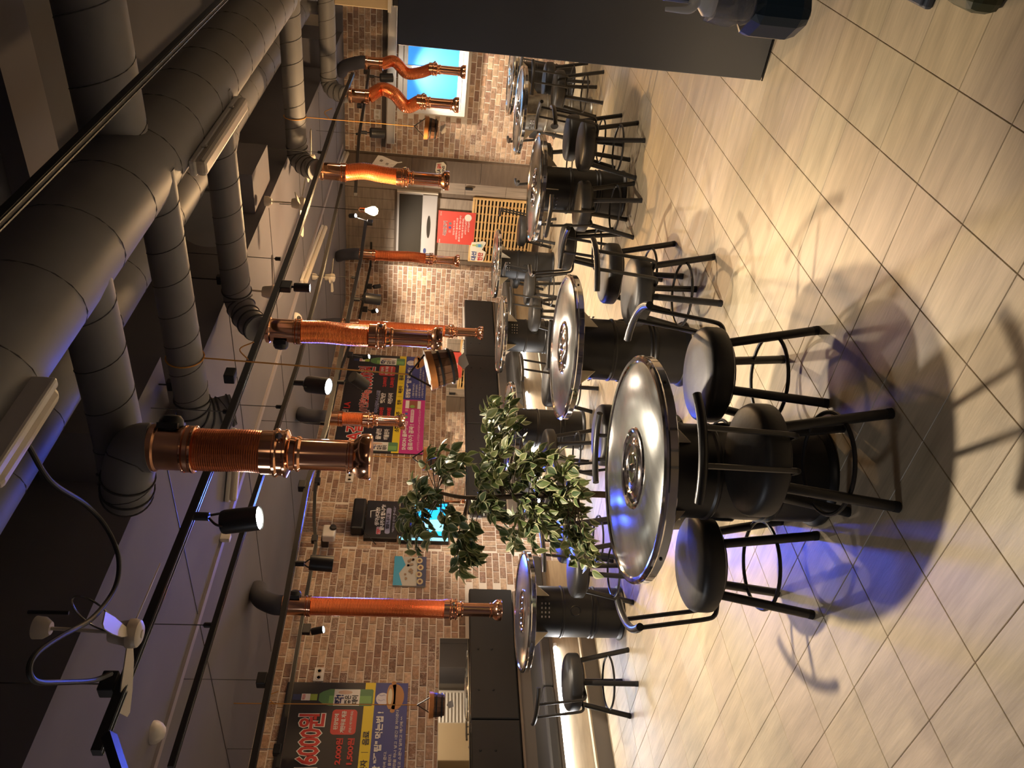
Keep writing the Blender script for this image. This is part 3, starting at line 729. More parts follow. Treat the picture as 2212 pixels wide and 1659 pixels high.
# ------------------------------------------------------------------ ceiling things
def fan(label, hub, ang, blades=3, R_=.25, gl=None, tilt=.0):
    hub = Vector(hub); t = empty('ceiling_fan', hub, 0, label, 'fan'); t.rotation_euler = (tilt, tilt*.6, ang)
    MB().lathe([(0, -.035), (.030, -.034), (.042, -.026), (.046, -.012), (.046, .004), (.040, .012), (.034, .05), (.030, .062), (.012, .066)], (0, 0, 0), 28).build('motor', M['offwhite'], t)
    MB().lathe([(0, -.040), (.012, -.038), (.014, -.034)], (0, 0, 0), 16).build('cap', M['offwhite'], t)
    H_ = ZS-hub.z
    MB().tube([(0, 0, .06), (0, 0, H_-.03)], .006, 8).build('down_rod', M['offwhite'], t)
    MB().lathe([(.020, H_-.05), (.034, H_-.03), (.036, H_-.002)], (0, 0, 0), 20).build('canopy', M['offwhite'], t)
    for k in range(blades):
        a = k*2*PI/blades; q = Matrix.Rotation(a, 3, 'Z') @ Matrix.Rotation(.32, 3, 'X')
        out = [(.035, -.014), (.10, -.026), (.20, -.030), (R_-.01, -.026), (R_, -.014), (R_-.035, .028), (.16, .026), (.09, .018), (.035, .012)]
        up = [q @ V(x, y, .003) for x, y in out]; dn = [q @ V(x, y, -.001) for x, y in out]; n = len(out)
        MB().add(up+dn, [tuple(range(n)), tuple(range(2*n-1, n-1, -1))]+[(i, n+i, n+(i+1) % n, (i+1) % n) for i in range(n)]).build('blade', M['offwhite'], t)
    return t
fan('white ceiling fan nearest the camera, below the looping cable', PZ(282, 1368, 2.40), 1.62, tilt=.04, R_=.285)
fan('white ceiling fan behind the second branch duct', PZ(590, 632, 2.44), 2.2, tilt=.04)
fan('white ceiling fan near the third copper hood, blades seen edge-on', PZ(650, 440, 2.44), 1.2)
fan('white ceiling fan partly behind the third duct elbow', PZ(672, 345, 2.53), .2)
fan('small far white fan next to the low end of the white tube light', PZ(716, 600, 2.5), .9, R_=.2)
def tube_light(label, a, b, w=.052, flip=False):
    a, b = Vector(a), Vector(b); L_ = (b-a).length; t = empty('batten_light', (a+b)/2, 0, label, 'light')
    t.rotation_euler = V(0, 1, 0).rotation_difference(b-a).to_euler()
    MB().bbox((0, 0, .016), (w*.95, L_, .03), .008).build('housing', M['white'], t)
    MB().bbox((0, 0, -.016), (w, L_-.012, .045), .018).build('diffuser', M['offwhite'], t)
    for s_ in (-1, 1): MB().bbox((w*.5, s_*L_*.3, .004), (.006, .02, .022), .002).build('clip', M['white'], t)
    return t
tube_light('white batten light strapped to the widest duct', PZ(424, 366, 2.50), PZ(520, 222, 2.50), .072)
tube_light('white batten light under the ceiling left of the second copper hood', PZ(655, 610, 2.655), PZ(700, 490, 2.655))
tube_light('pale batten light end behind the nearest copper hood', PZ(512, 925, 2.655), PZ(497, 1085, 2.655))
tube_light('short pale batten light far away above the third hood', PZ(735, 360, 2.655), PZ(748, 330, 2.655))
tube_light('white batten light cut by the upper left picture edge', V(-1.40, 1.72, 2.50), V(-1.40, 1.36, 2.50), .072)
def dome(label, p, eye=True, r=.052, d=(.5, -.6, -.6)):
    t = empty('dome_camera' if eye else 'smoke_sensor', p, 0, label, 'camera' if eye else 'sensor')
    MB().lathe([(0, -r*.98), (r*.5, -r*.84), (r*.85, -r*.5), (r, -.01), (r*1.06, 0), (r*1.06, .012)], (0, 0, 0), 28).build('housing', M['white'], t)
    if eye:
        q = Vector(d).normalized(); MB().lathe([(r*.42, 0), (r*.36, .006), (0, .010)], q*r*.90, 20, q).build('lens', M['black'], t)
    return t
dome('white dome camera on the dark ceiling beside the second copper hood', PZ(640, 688, ZS-.012))
dome('plain white domed sensor under the ceiling at bottom left', PZ(335, 1582, ZS-.012), eye=False, r=.05)
# white speaker with bracket on the brick wall
ps = PX(712, 1152, -6.0)
t = empty('wall_camera', ps, 0, 'white turret camera on a dark bracket above the lit sign', 'camera')
MB().bbox((0, 0, .005), (.09, .15, .12), .014).build('housing', M['white'], t)
MB().lathe([(.034, 0), (.03, .02), (.012, .026), (0, .024)], (.045, .03, -.03), 20, (1, .1, -.2)).build('lens', M['black'], t)
MB().bbox((-.10, -.0, .045), (.12, .10, .07), .01).build('bracket', M['black'], t)
tag(MB().bbox(PZ(487, 1162, ZS-.03), (.03, .05, .06), .005).build('smoke_sensor', M['white']), 'tiny white sensor clipped under the ceiling beside the big spotlight', 'sensor')
# looping cable
cp_ = [PZ(60, 960, 2.52), PZ(110, 1040, 2.50), PZ(185, 1090, 2.5), PZ(230, 1140, 2.46), PZ(256, 1205, 2.42), PZ(248, 1270, 2.42), PZ(200, 1335, 2.42), PZ(130, 1375, 2.42), PZ(80, 1410, 2.42), PZ(63, 1445, 2.42), PZ(78, 1472, 2.42), PZ(130, 1474, 2.42), PZ(200, 1470, 2.42), PZ(240, 1455, 2.4)]
tag(MB().tube(smoothpath(cp_, 8), .0075, 10).build('power_cable', M['cable']), 'thick black cable looping across the ceiling to the first track', 'cable')
kx = PZ(200, 1325, 2.5)
t = empty('cable_coil', kx, 0, 'grey wire coil tied up with tape above the nearest fan', 'wire')
MB().tube([V(.075*math.cos(a), .03*math.sin(a), .07*math.sin(a)) for a in np.linspace(0, 2*PI, 33)[:-1]], .003, 6, closed=True).build('wire_loop', M['steel'], t)
MB().tube([(0.0, 0, .07), (0, 0, .19)], .006, 6).build('tie', M['cable'], t)
sw = PZ(430, 45, 2.2)

# ------------------------------------------------------------------ printed boards: everything is laid out in board coordinates
def textmesh(body, size, bold=.0, squeeze=1.):
    c = bpy.data.curves.new('txt', 'FONT'); c.body = body; c.size = size; c.offset = bold; c.resolution_u = 2
    c.align_x = 'LEFT'; c.align_y = 'BOTTOM_BASELINE'; c.space_character = .92
    o = bpy.data.objects.new('txt', c); COL.objects.link(o)
    dg = bpy.context.evaluated_depsgraph_get(); me = bpy.data.meshes.new_from_object(o.evaluated_get(dg))
    bpy.data.objects.remove(o); bpy.data.curves.remove(c)
    return me
class Board:
    """local x: along the board to the reader's right, local z: up, local -y towards the reader"""
    def __init__(s, obj): s.o = obj; s.k = 0
    def text(s, body, x0, z0, x1, z1, color, bold=.012, layer=0, em=None, outline=None, skew=0.):
        h = z1-z0
        if outline:
            s.text(body, x0, z0, x1, z1, outline[0], bold=bold+outline[1], layer=layer, skew=skew, _fit=bold) if False else None
        me = textmesh(body, 1., bold); co = np.empty(len(me.vertices)*3); me.vertices.foreach_get('co', co); co = co.reshape(-1, 3)
        if len(co) == 0: return
        mn, mxx = co.min(0), co.max(0); sx = (x1-x0)/(mxx[0]-mn[0]); sz = h/(mxx[1]-mn[1])
        if outline:
            me2 = textmesh(body, 1., bold+outline[1]); c2 = np.empty(len(me2.vertices)*3); me2.vertices.foreach_get('co', c2); c2 = c2.reshape(-1, 3)
            n2 = np.stack([x0+(c2[:, 0]-mn[0])*sx, np.full(len(c2), -.0012-layer*.0004), z0+(c2[:, 1]-mn[1])*sz+skew*(c2[:, 0]-mn[0])*sx], 1)
            me2.vertices.foreach_set('co', n2.ravel()); me2.materials.clear(); me2.materials.append(flat(outline[0])); me2.update(); link('lettering', me2, s.o)
        nn = np.stack([x0+(co[:, 0]-mn[0])*sx, np.full(len(co), -.0022-layer*.0004), z0+(co[:, 1]-mn[1])*sz+skew*(co[:, 0]-mn[0])*sx], 1)
        me.vertices.foreach_set('co', nn.ravel()); me.materials.clear(); me.materials.append(em or flat(color)); me.update()
        link('lettering', me, s.o)
    def rect(s, x0, z0, x1, z1, color, layer=0, name='print_field', r=0., em=None):
        y = -.0006-layer*.0003
        if r:
            pts = []
            for cx, cz_, a0 in ((x1-r, z1-r, 0), (x0+r, z1-r, PI/2), (x0+r, z0+r, PI), (x1-r, z0+r, 1.5*PI)):
                pts += [V(cx+r*math.cos(a0+k*PI/12), y, cz_+r*math.sin(a0+k*PI/12)) for k in range(7)]
        else: pts = [V(x0, y, z0), V(x1, y, z0), V(x1, y, z1), V(x0, y, z1)]
        return MB().add(pts, [tuple(range(len(pts)))] if r == 0 else [tuple(reversed(range(len(pts))))]).build(name, em or flat(color), s.o)
    def poly(s, pts, color, layer=0, name='print_shape', em=None):
        y = -.0006-layer*.0003
        return MB().add([V(x, y, z) for x, z in pts], [tuple(range(len(pts)))]).build(name, em or flat(color), s.o)
    def oval(s, cx, cz_, rx, rz, color, layer=0, name='print_shape', em=None):
        return s.poly([(cx+rx*math.cos(a), cz_+rz*math.sin(a)) for a in np.linspace(0, 2*PI, 29)[:-1]], color, layer, name, em)
RED, DK, YEL, BLU, MAG, WHT = (.60, .035, .03), (.018, .016, .022), (.80, .62, .02), (.035, .05, .26), (.55, .03, .25), (.80, .78, .74)
def bottle_print(B, x, z0, w, h):
    g = (.10, .24, .09); g2 = (.20, .42, .12)
    B.poly([(x-w/2, z0+.01), (x-w/2+.01, z0), (x+w/2-.01, z0), (x+w/2, z0+.01), (x+w/2, z0+h*.55), (x+w*.36, z0+h*.64), (x+w*.2, z0+h*.69), (x-w*.2, z0+h*.69), (x-w*.36, z0+h*.64), (x-w/2, z0+h*.55)], g, 3)
    B.poly([(x-w*.34, z0+.012), (x+w*.1, z0+.012), (x+w*.1, z0+h*.56), (x-w*.34, z0+h*.56)], g2, 4)
    B.rect(x-w/2+.002, z0+h*.17, x+w/2-.002, z0+h*.50, WHT, 5)
    B.rect(x-w*.19, z0+h*.71, x+w*.19, z0+h*.83, (.30, .42, .06), 3); B.rect(x-w*.2, z0+h*.80, x+w*.2, z0+h*.91, WHT, 5); B.text('매장용', x-w*.16, z0+h*.86, x+w*.16, z0+h*.90, RED, layer=6)
    B.rect(x-w*.17, z0+h*.92, x+w*.17, z0+h*1.02, (.02, .035, .12), 3)
    B.text('딱!', x-w*.40, z0+h*.37, x+w*.15, z0+h*.49, (.02, .03, .16), .03, 6)
    B.text('좋은', x-w*.40, z0+h*.28, x+w*.12, z0+h*.36, DK, .03, 6); B.text('데이', x-w*.40, z0+h*.19, x+w*.12, z0+h*.27, DK, .03, 6)
    B.oval(x+w*.30, z0+h*.36, w*.12, h*.09, (.66, .46, .34), 6)
def price_board(y0, y1, z0, label):
    W_ = y1-y0; Hh = 1.0
    t = empty('price_board', (XL+.021, y0, z0), PI/2, label, 'signboard')       # local x -> +Y, local -y -> +X
    MB().bbox((W_/2, .006, Hh/2), (W_, .012, Hh), .003).build('panel', flat(DK), t)
    B = Board(t); u = W_
    B.rect(0, .27, u, .355, YEL, 1)
    B.rect(.52*u, 0, u, .27, BLU, 1); B.rect(0, 0, .52*u, .27, MAG, 1)
    B.text('LA갈비', .05*u, .70, .36*u, .90, RED, .022, 6, outline=((.86, .84, .80), .035))
    B.text('(1인분200g)', .375*u, .66, .60*u, .79, RED, .018, 6, outline=((.86, .84, .80), .032))
    B.text('16000원', .615*u, .655, .855*u, .86, RED, .024, 6, outline=((.86, .84, .80), .035))
    B.text('서민', .31*u, .90, .385*u, .975, WHT, .03, 6); B.text('LA', .40*u, .89, .465*u, .965, RED, .04, 6)
    B.text('미국산갈비·소스포함', .37*u, .555, .60*u, .60, (.05, .07, .3), .01, 6, outline=((.84, .84, .86), .03))
    for (a, bb, p, zz) in (('물냉면', '햇반', ('5,000원', '2,000원'), .485), ('해물완자', '라면사리', ('4,000원', '1,500원'), .395)):
        B.text(a, .115*u, zz, .215*u, zz+.062, WHT, .03, 6); B.text(p[0], .315*u, zz, .425*u, zz+.058, RED, .04, 6)
        B.text(bb, .465*u, zz, .575*u, zz+.06, WHT, .03, 6); B.text(p[1], .64*u, zz, .75*u, zz+.058, RED, .04, 6)
    B.rect(.765*u, .40, .875*u, .60, (.62, .06, .05), 3, r=.03)
    B.text('된장밥에', .785*u, .545, .855*u, .58, WHT, .02, 6); B.text('계란무료 제공', .772*u, .485, .868*u, .525, WHT, .03, 6); B.text('(주문시 얘기해주세요)', .772*u, .43, .868*u, .455, WHT, .01, 6)
    x = .10
    for wd, a, b_ in (('소주', .19, .25), ('맥주', .33, .39), ('청하', .46, .51), ('복분자', .58, .66), ('음료', .72, .78)):
        B.text(wd, a*u, .285, b_*u, .34, DK, .03, 6)
    for sx in (.29, .425, .545, .69): B.rect(sx*u, .285, sx*u+.004, .34, DK, 5)
    B.text('된장밥 "꿀팁" 먹는법 !', .535*u, .185, .865*u, .245, WHT, .035, 6)
    for k, s_ in enumerate(('1. 밥을 반 비벼 준다.', '2. 팔팔 끓여 올린다.', '3. 끓으면 계란을 하나 넣고 1분간 잘 저어준다', '4. 맛있게 먹고 소문내 달라고 얘기해 ^^')):
        B.text(s_, .545*u, .140-k*.038, (.545+(.15, .14, .33, .30)[k])*u, .164-k*.038, WHT, .006, 6)
    B.text('SNSON 올려주시면', .03*u, .19, .30*u, .245, WHT, .03, 6); B.text('음료수가 공짜 !', .03*u, .115, .27*u, .175, WHT, .03, 6)
    B.rect(.29*u, .125, .42*u, .165, (.8, .7, .72), 3, r=.018); B.text('인스타그램 이벤트', .30*u, .133, .41*u, .157, MAG, .01, 6)
    B.text('#부산맛집 #서면갈비 #서민갈비 #서면맛집 #LA갈비', .03*u, .045, .42*u, .07, (.8, .55, .66), .004, 6)
    for k, c in enumerate(((.1, .5, .1), (.05, .12, .4), (.7, .35, .25))): B.rect((.33+k*.035)*u, .20, (.35+k*.035)*u, .235, c, 3, r=.008)
    B.rect(.43*u, .05, .51*u, .235, (.30, .09, .05), 3); B.rect(.43*u, .19, .51*u, .235, WHT, 4); B.rect(.43*u, .05, .51*u, .09, WHT, 4); B.oval(.45*u, .15, .03, .03, (.25, .4, .08), 5)
    # egg and brown pot
    B.oval(.925*u, .205, .055, .055, (.70, .68, .74), 4); B.oval(.935*u, .10, .115, .07, (.45, .20, .06), 5); B.rect(.935*u-.112, .10, .935*u+.112, .145, (.45, .20, .06), 5)
    B.oval(.935*u, .145, .112, .030, (.52, .25, .08), 6); B.oval(.935*u, .145, .075, .018, (.75, .68, .45), 7); B.oval(.935*u+.125, .12, .018, .02, (.45, .20, .06), 4); B.oval(.935*u-.125, .12, .018, .02, (.45, .20, .06), 4)
    for k in range(3): MB().tube([V(.895*u+k*.045+.006*math.sin(q_*1.6), -.002, .185+.011*q_) for q_ in range(6)], .0016, 4).build('steam_print', flat((.20, .18, .45)), t)
    bottle_print(B, .93*u, .285, .15, .64); bottle_print(B, .055*u, .285, .15, .64)
    return t
pb1 = PX(882, 1479, XL).y
price_board(pb1-1.95, pb1, 1.508, 'near dark price board cut by the left edge, big 6000 in red, bottle beside it')
y_r = (PX(766, 767.5, XL).y+PX(924, 775, XL).y)/2; y_l = PX(910, 984.5, XL).y
price_board(y_l, y_r, 1.485, 'far dark price board with magenta and blue lower bands, lit by spotlights')

# lit sign pair on the left wall
def lightbox(name, y0, y1, z0, z1, label):
    t = empty(name, (XL+.055, y0, z0), PI/2, label, 'sign')
    MB().bbox(((y1-y0)/2, .024, (z1-z0)/2), (y1-y0, .05, z1-z0), .006).build('case', M['black'], t); return t, Board(t)
sy0, sy1 = PX(862, 1172, XL).y, PX(862, 1091, XL).y
t, B = lightbox('sign_board', sy0, sy1, 1.70, 2.03, 'dark upper sign with white question lettering above the blue lit poster'); W_ = sy1-sy0
darkblue = glow('sign_dim_blue', (.03, .06, .22), .55)
B.rect(.015, .01, W_-.015, .32, (.05, .06, .12), 1, em=darkblue)
B.rect(.06, .075, W_-.10, .125, (.3, .3, .45), 4, r=.02); B.rect(.05, .165, .15, .21, (.45, .3, .4), 4, r=.01)
B.text('맛', .055, .170, .12, .205, RED, .03, 8)
B.text('생각난다면?', .16, .19, W_-.10, .235, WHT, .03, 8); B.text('끝내주게 합니까?', .10, .135, W_-.06, .18, WHT, .03, 8); B.text('합니다', .12, .085, .34, .118, DK, .03, 8)
B.text('"매장에 문의 주세요"', .08, .03, W_-.08, .055, (.45, .45, .6), .004, 8)
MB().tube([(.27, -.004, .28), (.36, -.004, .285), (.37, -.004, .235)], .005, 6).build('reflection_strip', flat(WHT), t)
t2 = tag(MB().bbox((XL+.06, (sy0+sy1)/2+.02, 2.10), (.12, .42, .13), .02).build('speaker', M['black']), 'black box standing on top of the dark upper sign', 'speaker')
MB().tube([(XL+.10, sy0+.05, 2.03), (XL+.10, sy0-.05, 1.95), (XL+.03, sy0-.06, 1.9)], .004, 6).build('speaker_cable', M['cable'], t2)
gz = PX(960, 1130, XL).z
t, B = lightbox('light_box', sy0-.02, sy1+.02, 1.18, 1.685, 'bright blue backlit poster with a person, partly covered by leaves'); W2 = W_+.04
lit = glow('lit_blue', (.0, .11, .95), .62); lit2 = glow('lit_cyan', (.01, .36, .95), .62); litw = glow('lit_pale', (.20, .62, .95), .62); skin = glow('lit_skin', (.42, .45, .9), .5); hair = glow('lit_hair', (.005, .02, .25), .4)
B.rect(.008, .008, W2-.008, .497, (0, 0, 1), 1, em=lit); B.rect(.008, .008, .05, .497, (0, 0, 1), 2, em=litw)
B.poly([(.07, .02), (W2-.03, .02), (W2-.05, .25), (W2*.55, .40), (.10, .33)], WHT, 3, em=lit2)
B.poly([(.13, .02), (.30, .02), (.29, .20), (.24, .26), (.19, .26), (.14, .20)], WHT, 4, em=litw)
B.oval(.22, .315, .042, .056, WHT, 6, em=skin); B.poly([(.175, .33), (.18, .375), (.21, .395), (.245, .39), (.265, .36), (.262, .33), (.25, .352), (.20, .356)], WHT, 7, em=hair); B.rect(.20, .24, .24, .28, WHT, 5, em=skin)
B.text('청춘', W2-.16, .32, W2-.05, .36, WHT, .02, 8, em=litw); B.text('그리움', W2-.19, .42, W2-.05, .455, WHT, .0, 8, em=litw)
_sg = add_light('sign_glow', 'AREA', (XL+.14, (sy0+sy1)/2, 1.44), 13, (.05, .11, 1), target=(-2.4, 2.0, .3), size=.45, sizey=.5); _sg.data.spread = 1.35
# sunflower picture
q0, q1 = PX(850, 1268, XL).y, PX(850, 1205, XL).y
t = empty('canvas_picture', (XL+.02, q0, 1.395), PI/2, 'small canvas with sunflowers and blue sky next to the lit sign', 'picture')
Wp, Hp = q1-q0, .31
MB().bbox((Wp/2, .008, Hp/2), (Wp, .022, Hp), .003).build('canvas', flat((.50, .48, .42)), t); B = Board(t)
def o_(*a, **k): B.oval(*a, **k)
B.o = t
B.poly([(0, .31), (Wp, .31), (Wp, .24), (Wp*.7, .20), (Wp*.4, .26), (0, .22)], (.05, .35, .55), 12)
for k in range(15): B.oval(rng.uniform(.03, Wp-.03), rng.uniform(.12, .20), .014, .012, (.30, .20, .12), 14+k % 3)
B.rect(0, 0, Wp, .085, (.05, .06, .12), 13)
for k in range(4):
    cx = .05+k*(Wp-.1)/3; B.oval(cx, .055+.012*(k % 2), .036, .030, (.55, .45, .25), 16); B.oval(cx, .055+.012*(k % 2), .018, .014, (.16, .07, .06), 18)
for c in t.children:
    if c.name.startswith('print'): c.location.y = -.004
# wall sockets
for k, (px, py, lb) in enumerate(((689, 1457, 'white double socket beside the near price board'), (755, 1032, 'white double socket under the nearest copper hood mouth'))):
    p = PX(px, py, XL+.012); o = tag(MB().bbox(p, (.014, .13, .085), .004).build('wall_socket', M['white']), lb, 'socket')
    for s_ in (-1, 1): MB().lathe([(.024, 0), (.022, .004), (.012, -.001), (0, -.002)], p+V(.007, s_*.031, 0), 20, (1, 0, 0)).build('outlet', M['offwhite'], o)
p = PY(815, 247, YB-.012); o = tag(MB().bbox(p, (.13, .014, .085), .004).build('wall_socket', M['white']), 'white double socket high on the window wall', 'socket')
for s_ in (-1, 1): MB().lathe([(.024, 0), (.022, .004), (0, -.002)], p+V(s_*.031, -.007, 0), 20, (0, -1, 0)).build('outlet', M['offwhite'], o)

# ------------------------------------------------------------------ back wall: panelled air-conditioner bay
AX0, AX1, AY = -5.57, BX, YB-.02
bay = struct('wall_bay', MB().box(((AX0+AX1)/2, YB-.005, 1.36), (AX1-AX0, .03, 2.72)), M['brownpan'])
def panel(x0, x1, z0, z1, m, name='wood_panel', d=.02): return MB().bbox(((x0+x1)/2, YB-.02-d/2, (z0+z1)/2), (x1-x0-.003, d, z1-z0-.003), .002).build(name, M[m], bay)
AC0, AC1, ACB, ACT = -5.48, -4.535, 1.455, 2.00
zz = [.0, .88]
for k in range(5): panel(-4.53+.075*0, -4.36, .55*k, .55*(k+1), 'woodgreyv')
for k in range(3): panel(-4.36, -4.06, .91*k, .91*(k+1), 'brownpan', 'brown_board', .05)
for k in range(6): panel(AX0+.02+k*.158, AX0+.02+(k+1)*.158, .95, ACB-.0, 'woodgrey')
for k in range(7): panel(AX0+.02+k*.145, AX0+.02+(k+1)*.145, ACT+.03, 2.69, 'woodgrey')
panel(AX0, AX0+.06, 0, 2.69, 'brownpan', 'post', .06)
t = empty('air_conditioner', ((AC0+AC1)/2, YB-.045, ACB), 0, 'grey built-in air conditioner with dark upper panel in the wooden wall', 'air conditioner')
wA, hA = AC1-AC0, ACT-ACB
MB().bbox((0, -.02, hA/2), (wA, .05, hA), .008).build('frame', M['acgrey'], t)
MB().bbox((-.0, -.05, hA*.66), (wA-.05, .012, hA*.56), .004).build('intake_panel', M['acfilm'], t)
MB().bbox((0, -.052, hA*.19), (wA-.02, .018, hA*.36), .006).build('front_panel', M['acgrey'], t)
ct = MB().add([V((.17*math.cos(a)), -.064, hA*.20+.026*math.sin(a)) for a in np.linspace(0, 2*PI, 25)[:-1]], [tuple(range(24))]).build('control_display', M['acfilm'], t)
MB().add([V(-wA*.39+.042*math.cos(a), -.064, hA*.27+.020*math.sin(a)) for a in np.linspace(0, 2*PI, 25)[:-1]], [tuple(range(24))]).build('badge', flat((.03, .05, .16)), t)
MB().box((-wA/2-.05, -.03, hA/2-.01), (.03, .05, hA+.08)).build('trim_strip', M['pvc'], t)
MB().box((wA/2+.012, -.03, hA/2), (.02, .05, hA)).build('trim_strip', M['offwhite'], t)
# wooden lattice
LX0, LX1, LZ0, LZ1 = -5.52, -4.54, .10, .985
t = empty('wooden_lattice', ((LX0+LX1)/2, YB-.03, LZ0), 0, 'pine slatted lattice cover below the red poster', 'lattice'); wl_ = LX1-LX0; hl = LZ1-LZ0
MB().box((0, -.0, hl/2), (wl_-.04, .01, hl-.04)).build('back_panel', M['dark'], t)
for s_ in (-1, 1):
    MB().bbox((s_*(wl_/2-.015), -.025, hl/2), (.03, .03, hl), .003).build('frame_rail', M['pine'], t)
    MB().bbox((0, -.026, hl/2+s_*(hl/2-.015)), (wl_, .03, .03), .003).build('frame_rail', M['pine'], t)
nsl = 17
for k in range(nsl): MB().bbox((0, -.03, .05+k*(hl-.1)/(nsl-1)), (wl_-.05, .018, .026), .003).build('slat', M['pine'], t)
for k in range(7): MB().bbox((-wl_/2+.12+k*(wl_-.24)/6, -.012, hl/2), (.022, .014, hl-.06), .003).build('upright', M['pine'], t)
# red poster
RX0, RX1, RZ0, RZ1 = -5.255, -4.765, .93, 1.437
t = empty('red_poster', (RX0, YB-.072, RZ0), 0, 'red square poster with white lettering below the air conditioner', 'poster'); wR, hR = RX1-RX0, RZ1-RZ0
MB().box((wR/2, .002, hR/2), (wR, .004, hR)).build('sheet', M['red'], t); B = Board(t)
B.text('국민고기', .12, hR-.125, .34, hR-.075, (.08, .03, .03), .015, 6, outline=((.8, .78, .74), .035))
for k, c in enumerate(((.75, .2, .2), (.05, .08, .3), (.15, .15, .15))): B.rect(.17+k*.06, hR-.185, .205+k*.06, hR-.15, c, 3, r=.008)
for k, (s_, a, b_) in enumerate((('맛있게 드시고', .14, .36), ('사진찍어 올려주시면', .07, .40), ('음료수가 공짜 입니다', .04, .44), ('해시태그를 꼭 달아주세요', .10, .40), ('#국민고기 #맛집', .16, .38), ('#고기집 #추천', .20, .38))):
    B.text(s_, a, hR-.235-k*.040, b_, hR-.210-k*.040, (.80, .72, .68), .01, 6)
B.oval(.41, .10, .052, .048, (.78, .70, .6), 3)
for a_, s_ in ((.012, '매장'), (wR-.07, '안내')): B.text(s_, a_, hR-.045, a_+.055, hR-.025, (.8, .6, .5), .0, 6)
# bottle sticker
p = PY(1030, 542, YB-.085)
t = empty('sticker_sign', p+V(-.16, 0, -.10), 0, 'white-edged cut-out sign with bottle and blue and red lettering by the lattice', 'sign')
MB().add([V(x, y, z) for y in (-.004, 0) for x, z in ((0, 0), (.15, -.03), (.18, .03), (.30, -.02), (.32, .02), (.30, .09), (.29, .18), (.20, .20), (.10, .19), (0, .18))], [tuple(range(10)), tuple(range(19, 9, -1))]+[(i, 10+i, 10+(i+1) % 10, (i+1) % 10) for i in range(10)]).build('plate', flat((.76, .72, .58)), t)
B = Board(t); t.children[0].location.y = .004
B.text('대선', .01, .105, .15, .175, (.04, .06, .22), .03, 6); B.text('한잔', .01, .015, .14, .085, RED, .03, 6)
B.rect(.22, .03, .27, .12, (.30, .50, .35), 5, r=.01); B.rect(.232, .12, .258, .17, (.5, .5, .15), 5); B.rect(.222, .05, .268, .09, (.10, .3, .6), 6)
# small cut-out sign on the brown side
p = PY(957, 366, YB-.085)
t = empty('sticker_sign', p+V(-.07, 0, -.03), 0, 'little white outlined cut-out sign on the brown board', 'sign')
MB().add([V(x, y, z) for y in (-.004, 0) for x, z in ((0, .0), (.13, -.01), (.17, .03), (.15, .12), (.05, .13), (.0, .11))], [tuple(range(6)), tuple(range(11, 5, -1))]+[(i, 6+i, 6+(i+1) % 6, (i+1) % 6) for i in range(6)]).build('plate', flat((.66, .58, .42)), t)
B = Board(t); t.children[0].location.y = .004
B.text('LA', .015, .06, .07, .11, DK, .03, 6); B.text('갈비', .075, .055, .14, .11, RED, .03, 6); B.text('SNS', .03, .01, .12, .045, DK, .02, 6)
MB().bbox(PY(1013, 408, YB-.06), (.03, .03, .10), .004).build('handle', M['black'], bay)
# paper pennant hanging near the brown board
p = PD(828, 350, 8.6); t = empty('paper_pennant', p, -.65, 'torn white paper pennant with two grey squares, hanging above the window bricks', 'paper')
MB().add([V(x, y, z) for y in (-.0015, .0015) for x, z in ((-.10, .14), (-.09, -.10), (.02, -.16), (.05, -.10), (.12, .0), (.13, .05), (-.0, .10))], [tuple(range(7)), tuple(range(13, 6, -1))]+[(i, 7+i, 7+(i+1) % 7, (i+1) % 7) for i in range(7)]).build('sheet', flat((.55, .50, .42)), t)
for x, z in ((-.03, -.04), (.03, .02)): MB().box((x, -.003, z), (.04, .002, .03), Matrix.Rotation(.5, 3, 'Y')).build('print_patch', flat((.16, .13, .10)), t)
MB().tube([(-.13, 0, .20), (.03, 0, -.20)], .005, 6).build('stick', M['offwhite'], t); MB().tube([(-.13, 0, .20), (-.13, 0, ZS-p.z)], .0015, 4).build('thread', M['cable'], t)
# beige header and dark post by the window (upper right of the picture)
p0, p1 = PY(722, 12, 6.2), PY(838, 22, 6.2)
hb = tag(MB().bbox(((p1.x+XR)/2, 6.6, (p0.z+p1.z)/2), (XR-p1.x, .8, p0.z-p1.z), .006).build('bulkhead', M['beige']), 'beige boxed header over the kitchen side, at the top picture edge', 'bulkhead')
MB().box(((p1.x+XR)/2, 6.19, p1.z-.012), (XR-p1.x+.02, .03, .024)).build('edge_strip', M['pvc'], hb)
tag(MB().bbox(((p1.x+XR)/2+.01, 6.55, p1.z-.085), (XR-p1.x-.03, .7, .11), .01).build('shutter_box', M['black']), 'dark roller shutter box under the beige header', 'shutter')

# kitchen-side objects that the wall mirrors show
t = empty('louvred_panel', (XR-.20, 8.1, .0), 0, 'white louvred panel seen in the near mirror strip', 'panel')
frame_mb = MB()
for y_ in (-.32, .32): frame_mb.bbox((0, y_, .85), (.04, .05, 1.7), .006)
for z_ in (.03, 1.68): frame_mb.bbox((0, 0, z_), (.04, .69, .05), .006)
frame_mb.build('panel_frame', M['pvc'], t)
for k in range(24): MB().box((0, 0, .12+k*.065), (.03, .60, .05), Matrix.Rotation(.5, 3, 'Y')).build('louvre', M['pvc'], t)
t = empty('storage_cabinet', (XR-.28, 9.25, 0), 0, 'dark grey cabinet mirrored beside the louvred panel', 'cabinet')
MB().bbox((0, 0, .85), (.5, 1.1, 1.7), .01).build('carcass', flat((.07, .065, .07)), t)
for s_ in (-1, 1): MB().bbox((-.26, s_*.27, .85), (.02, .53, 1.64), .004).build('door', flat((.10, .095, .10)), t)
tag(MB().bbox((XR-.15, 7.4, 1.0), (.3, .7, 2.0), .01).build('pillar_casing', M['beige']), 'beige boxed column mirrored in the near mirror strip', 'column')
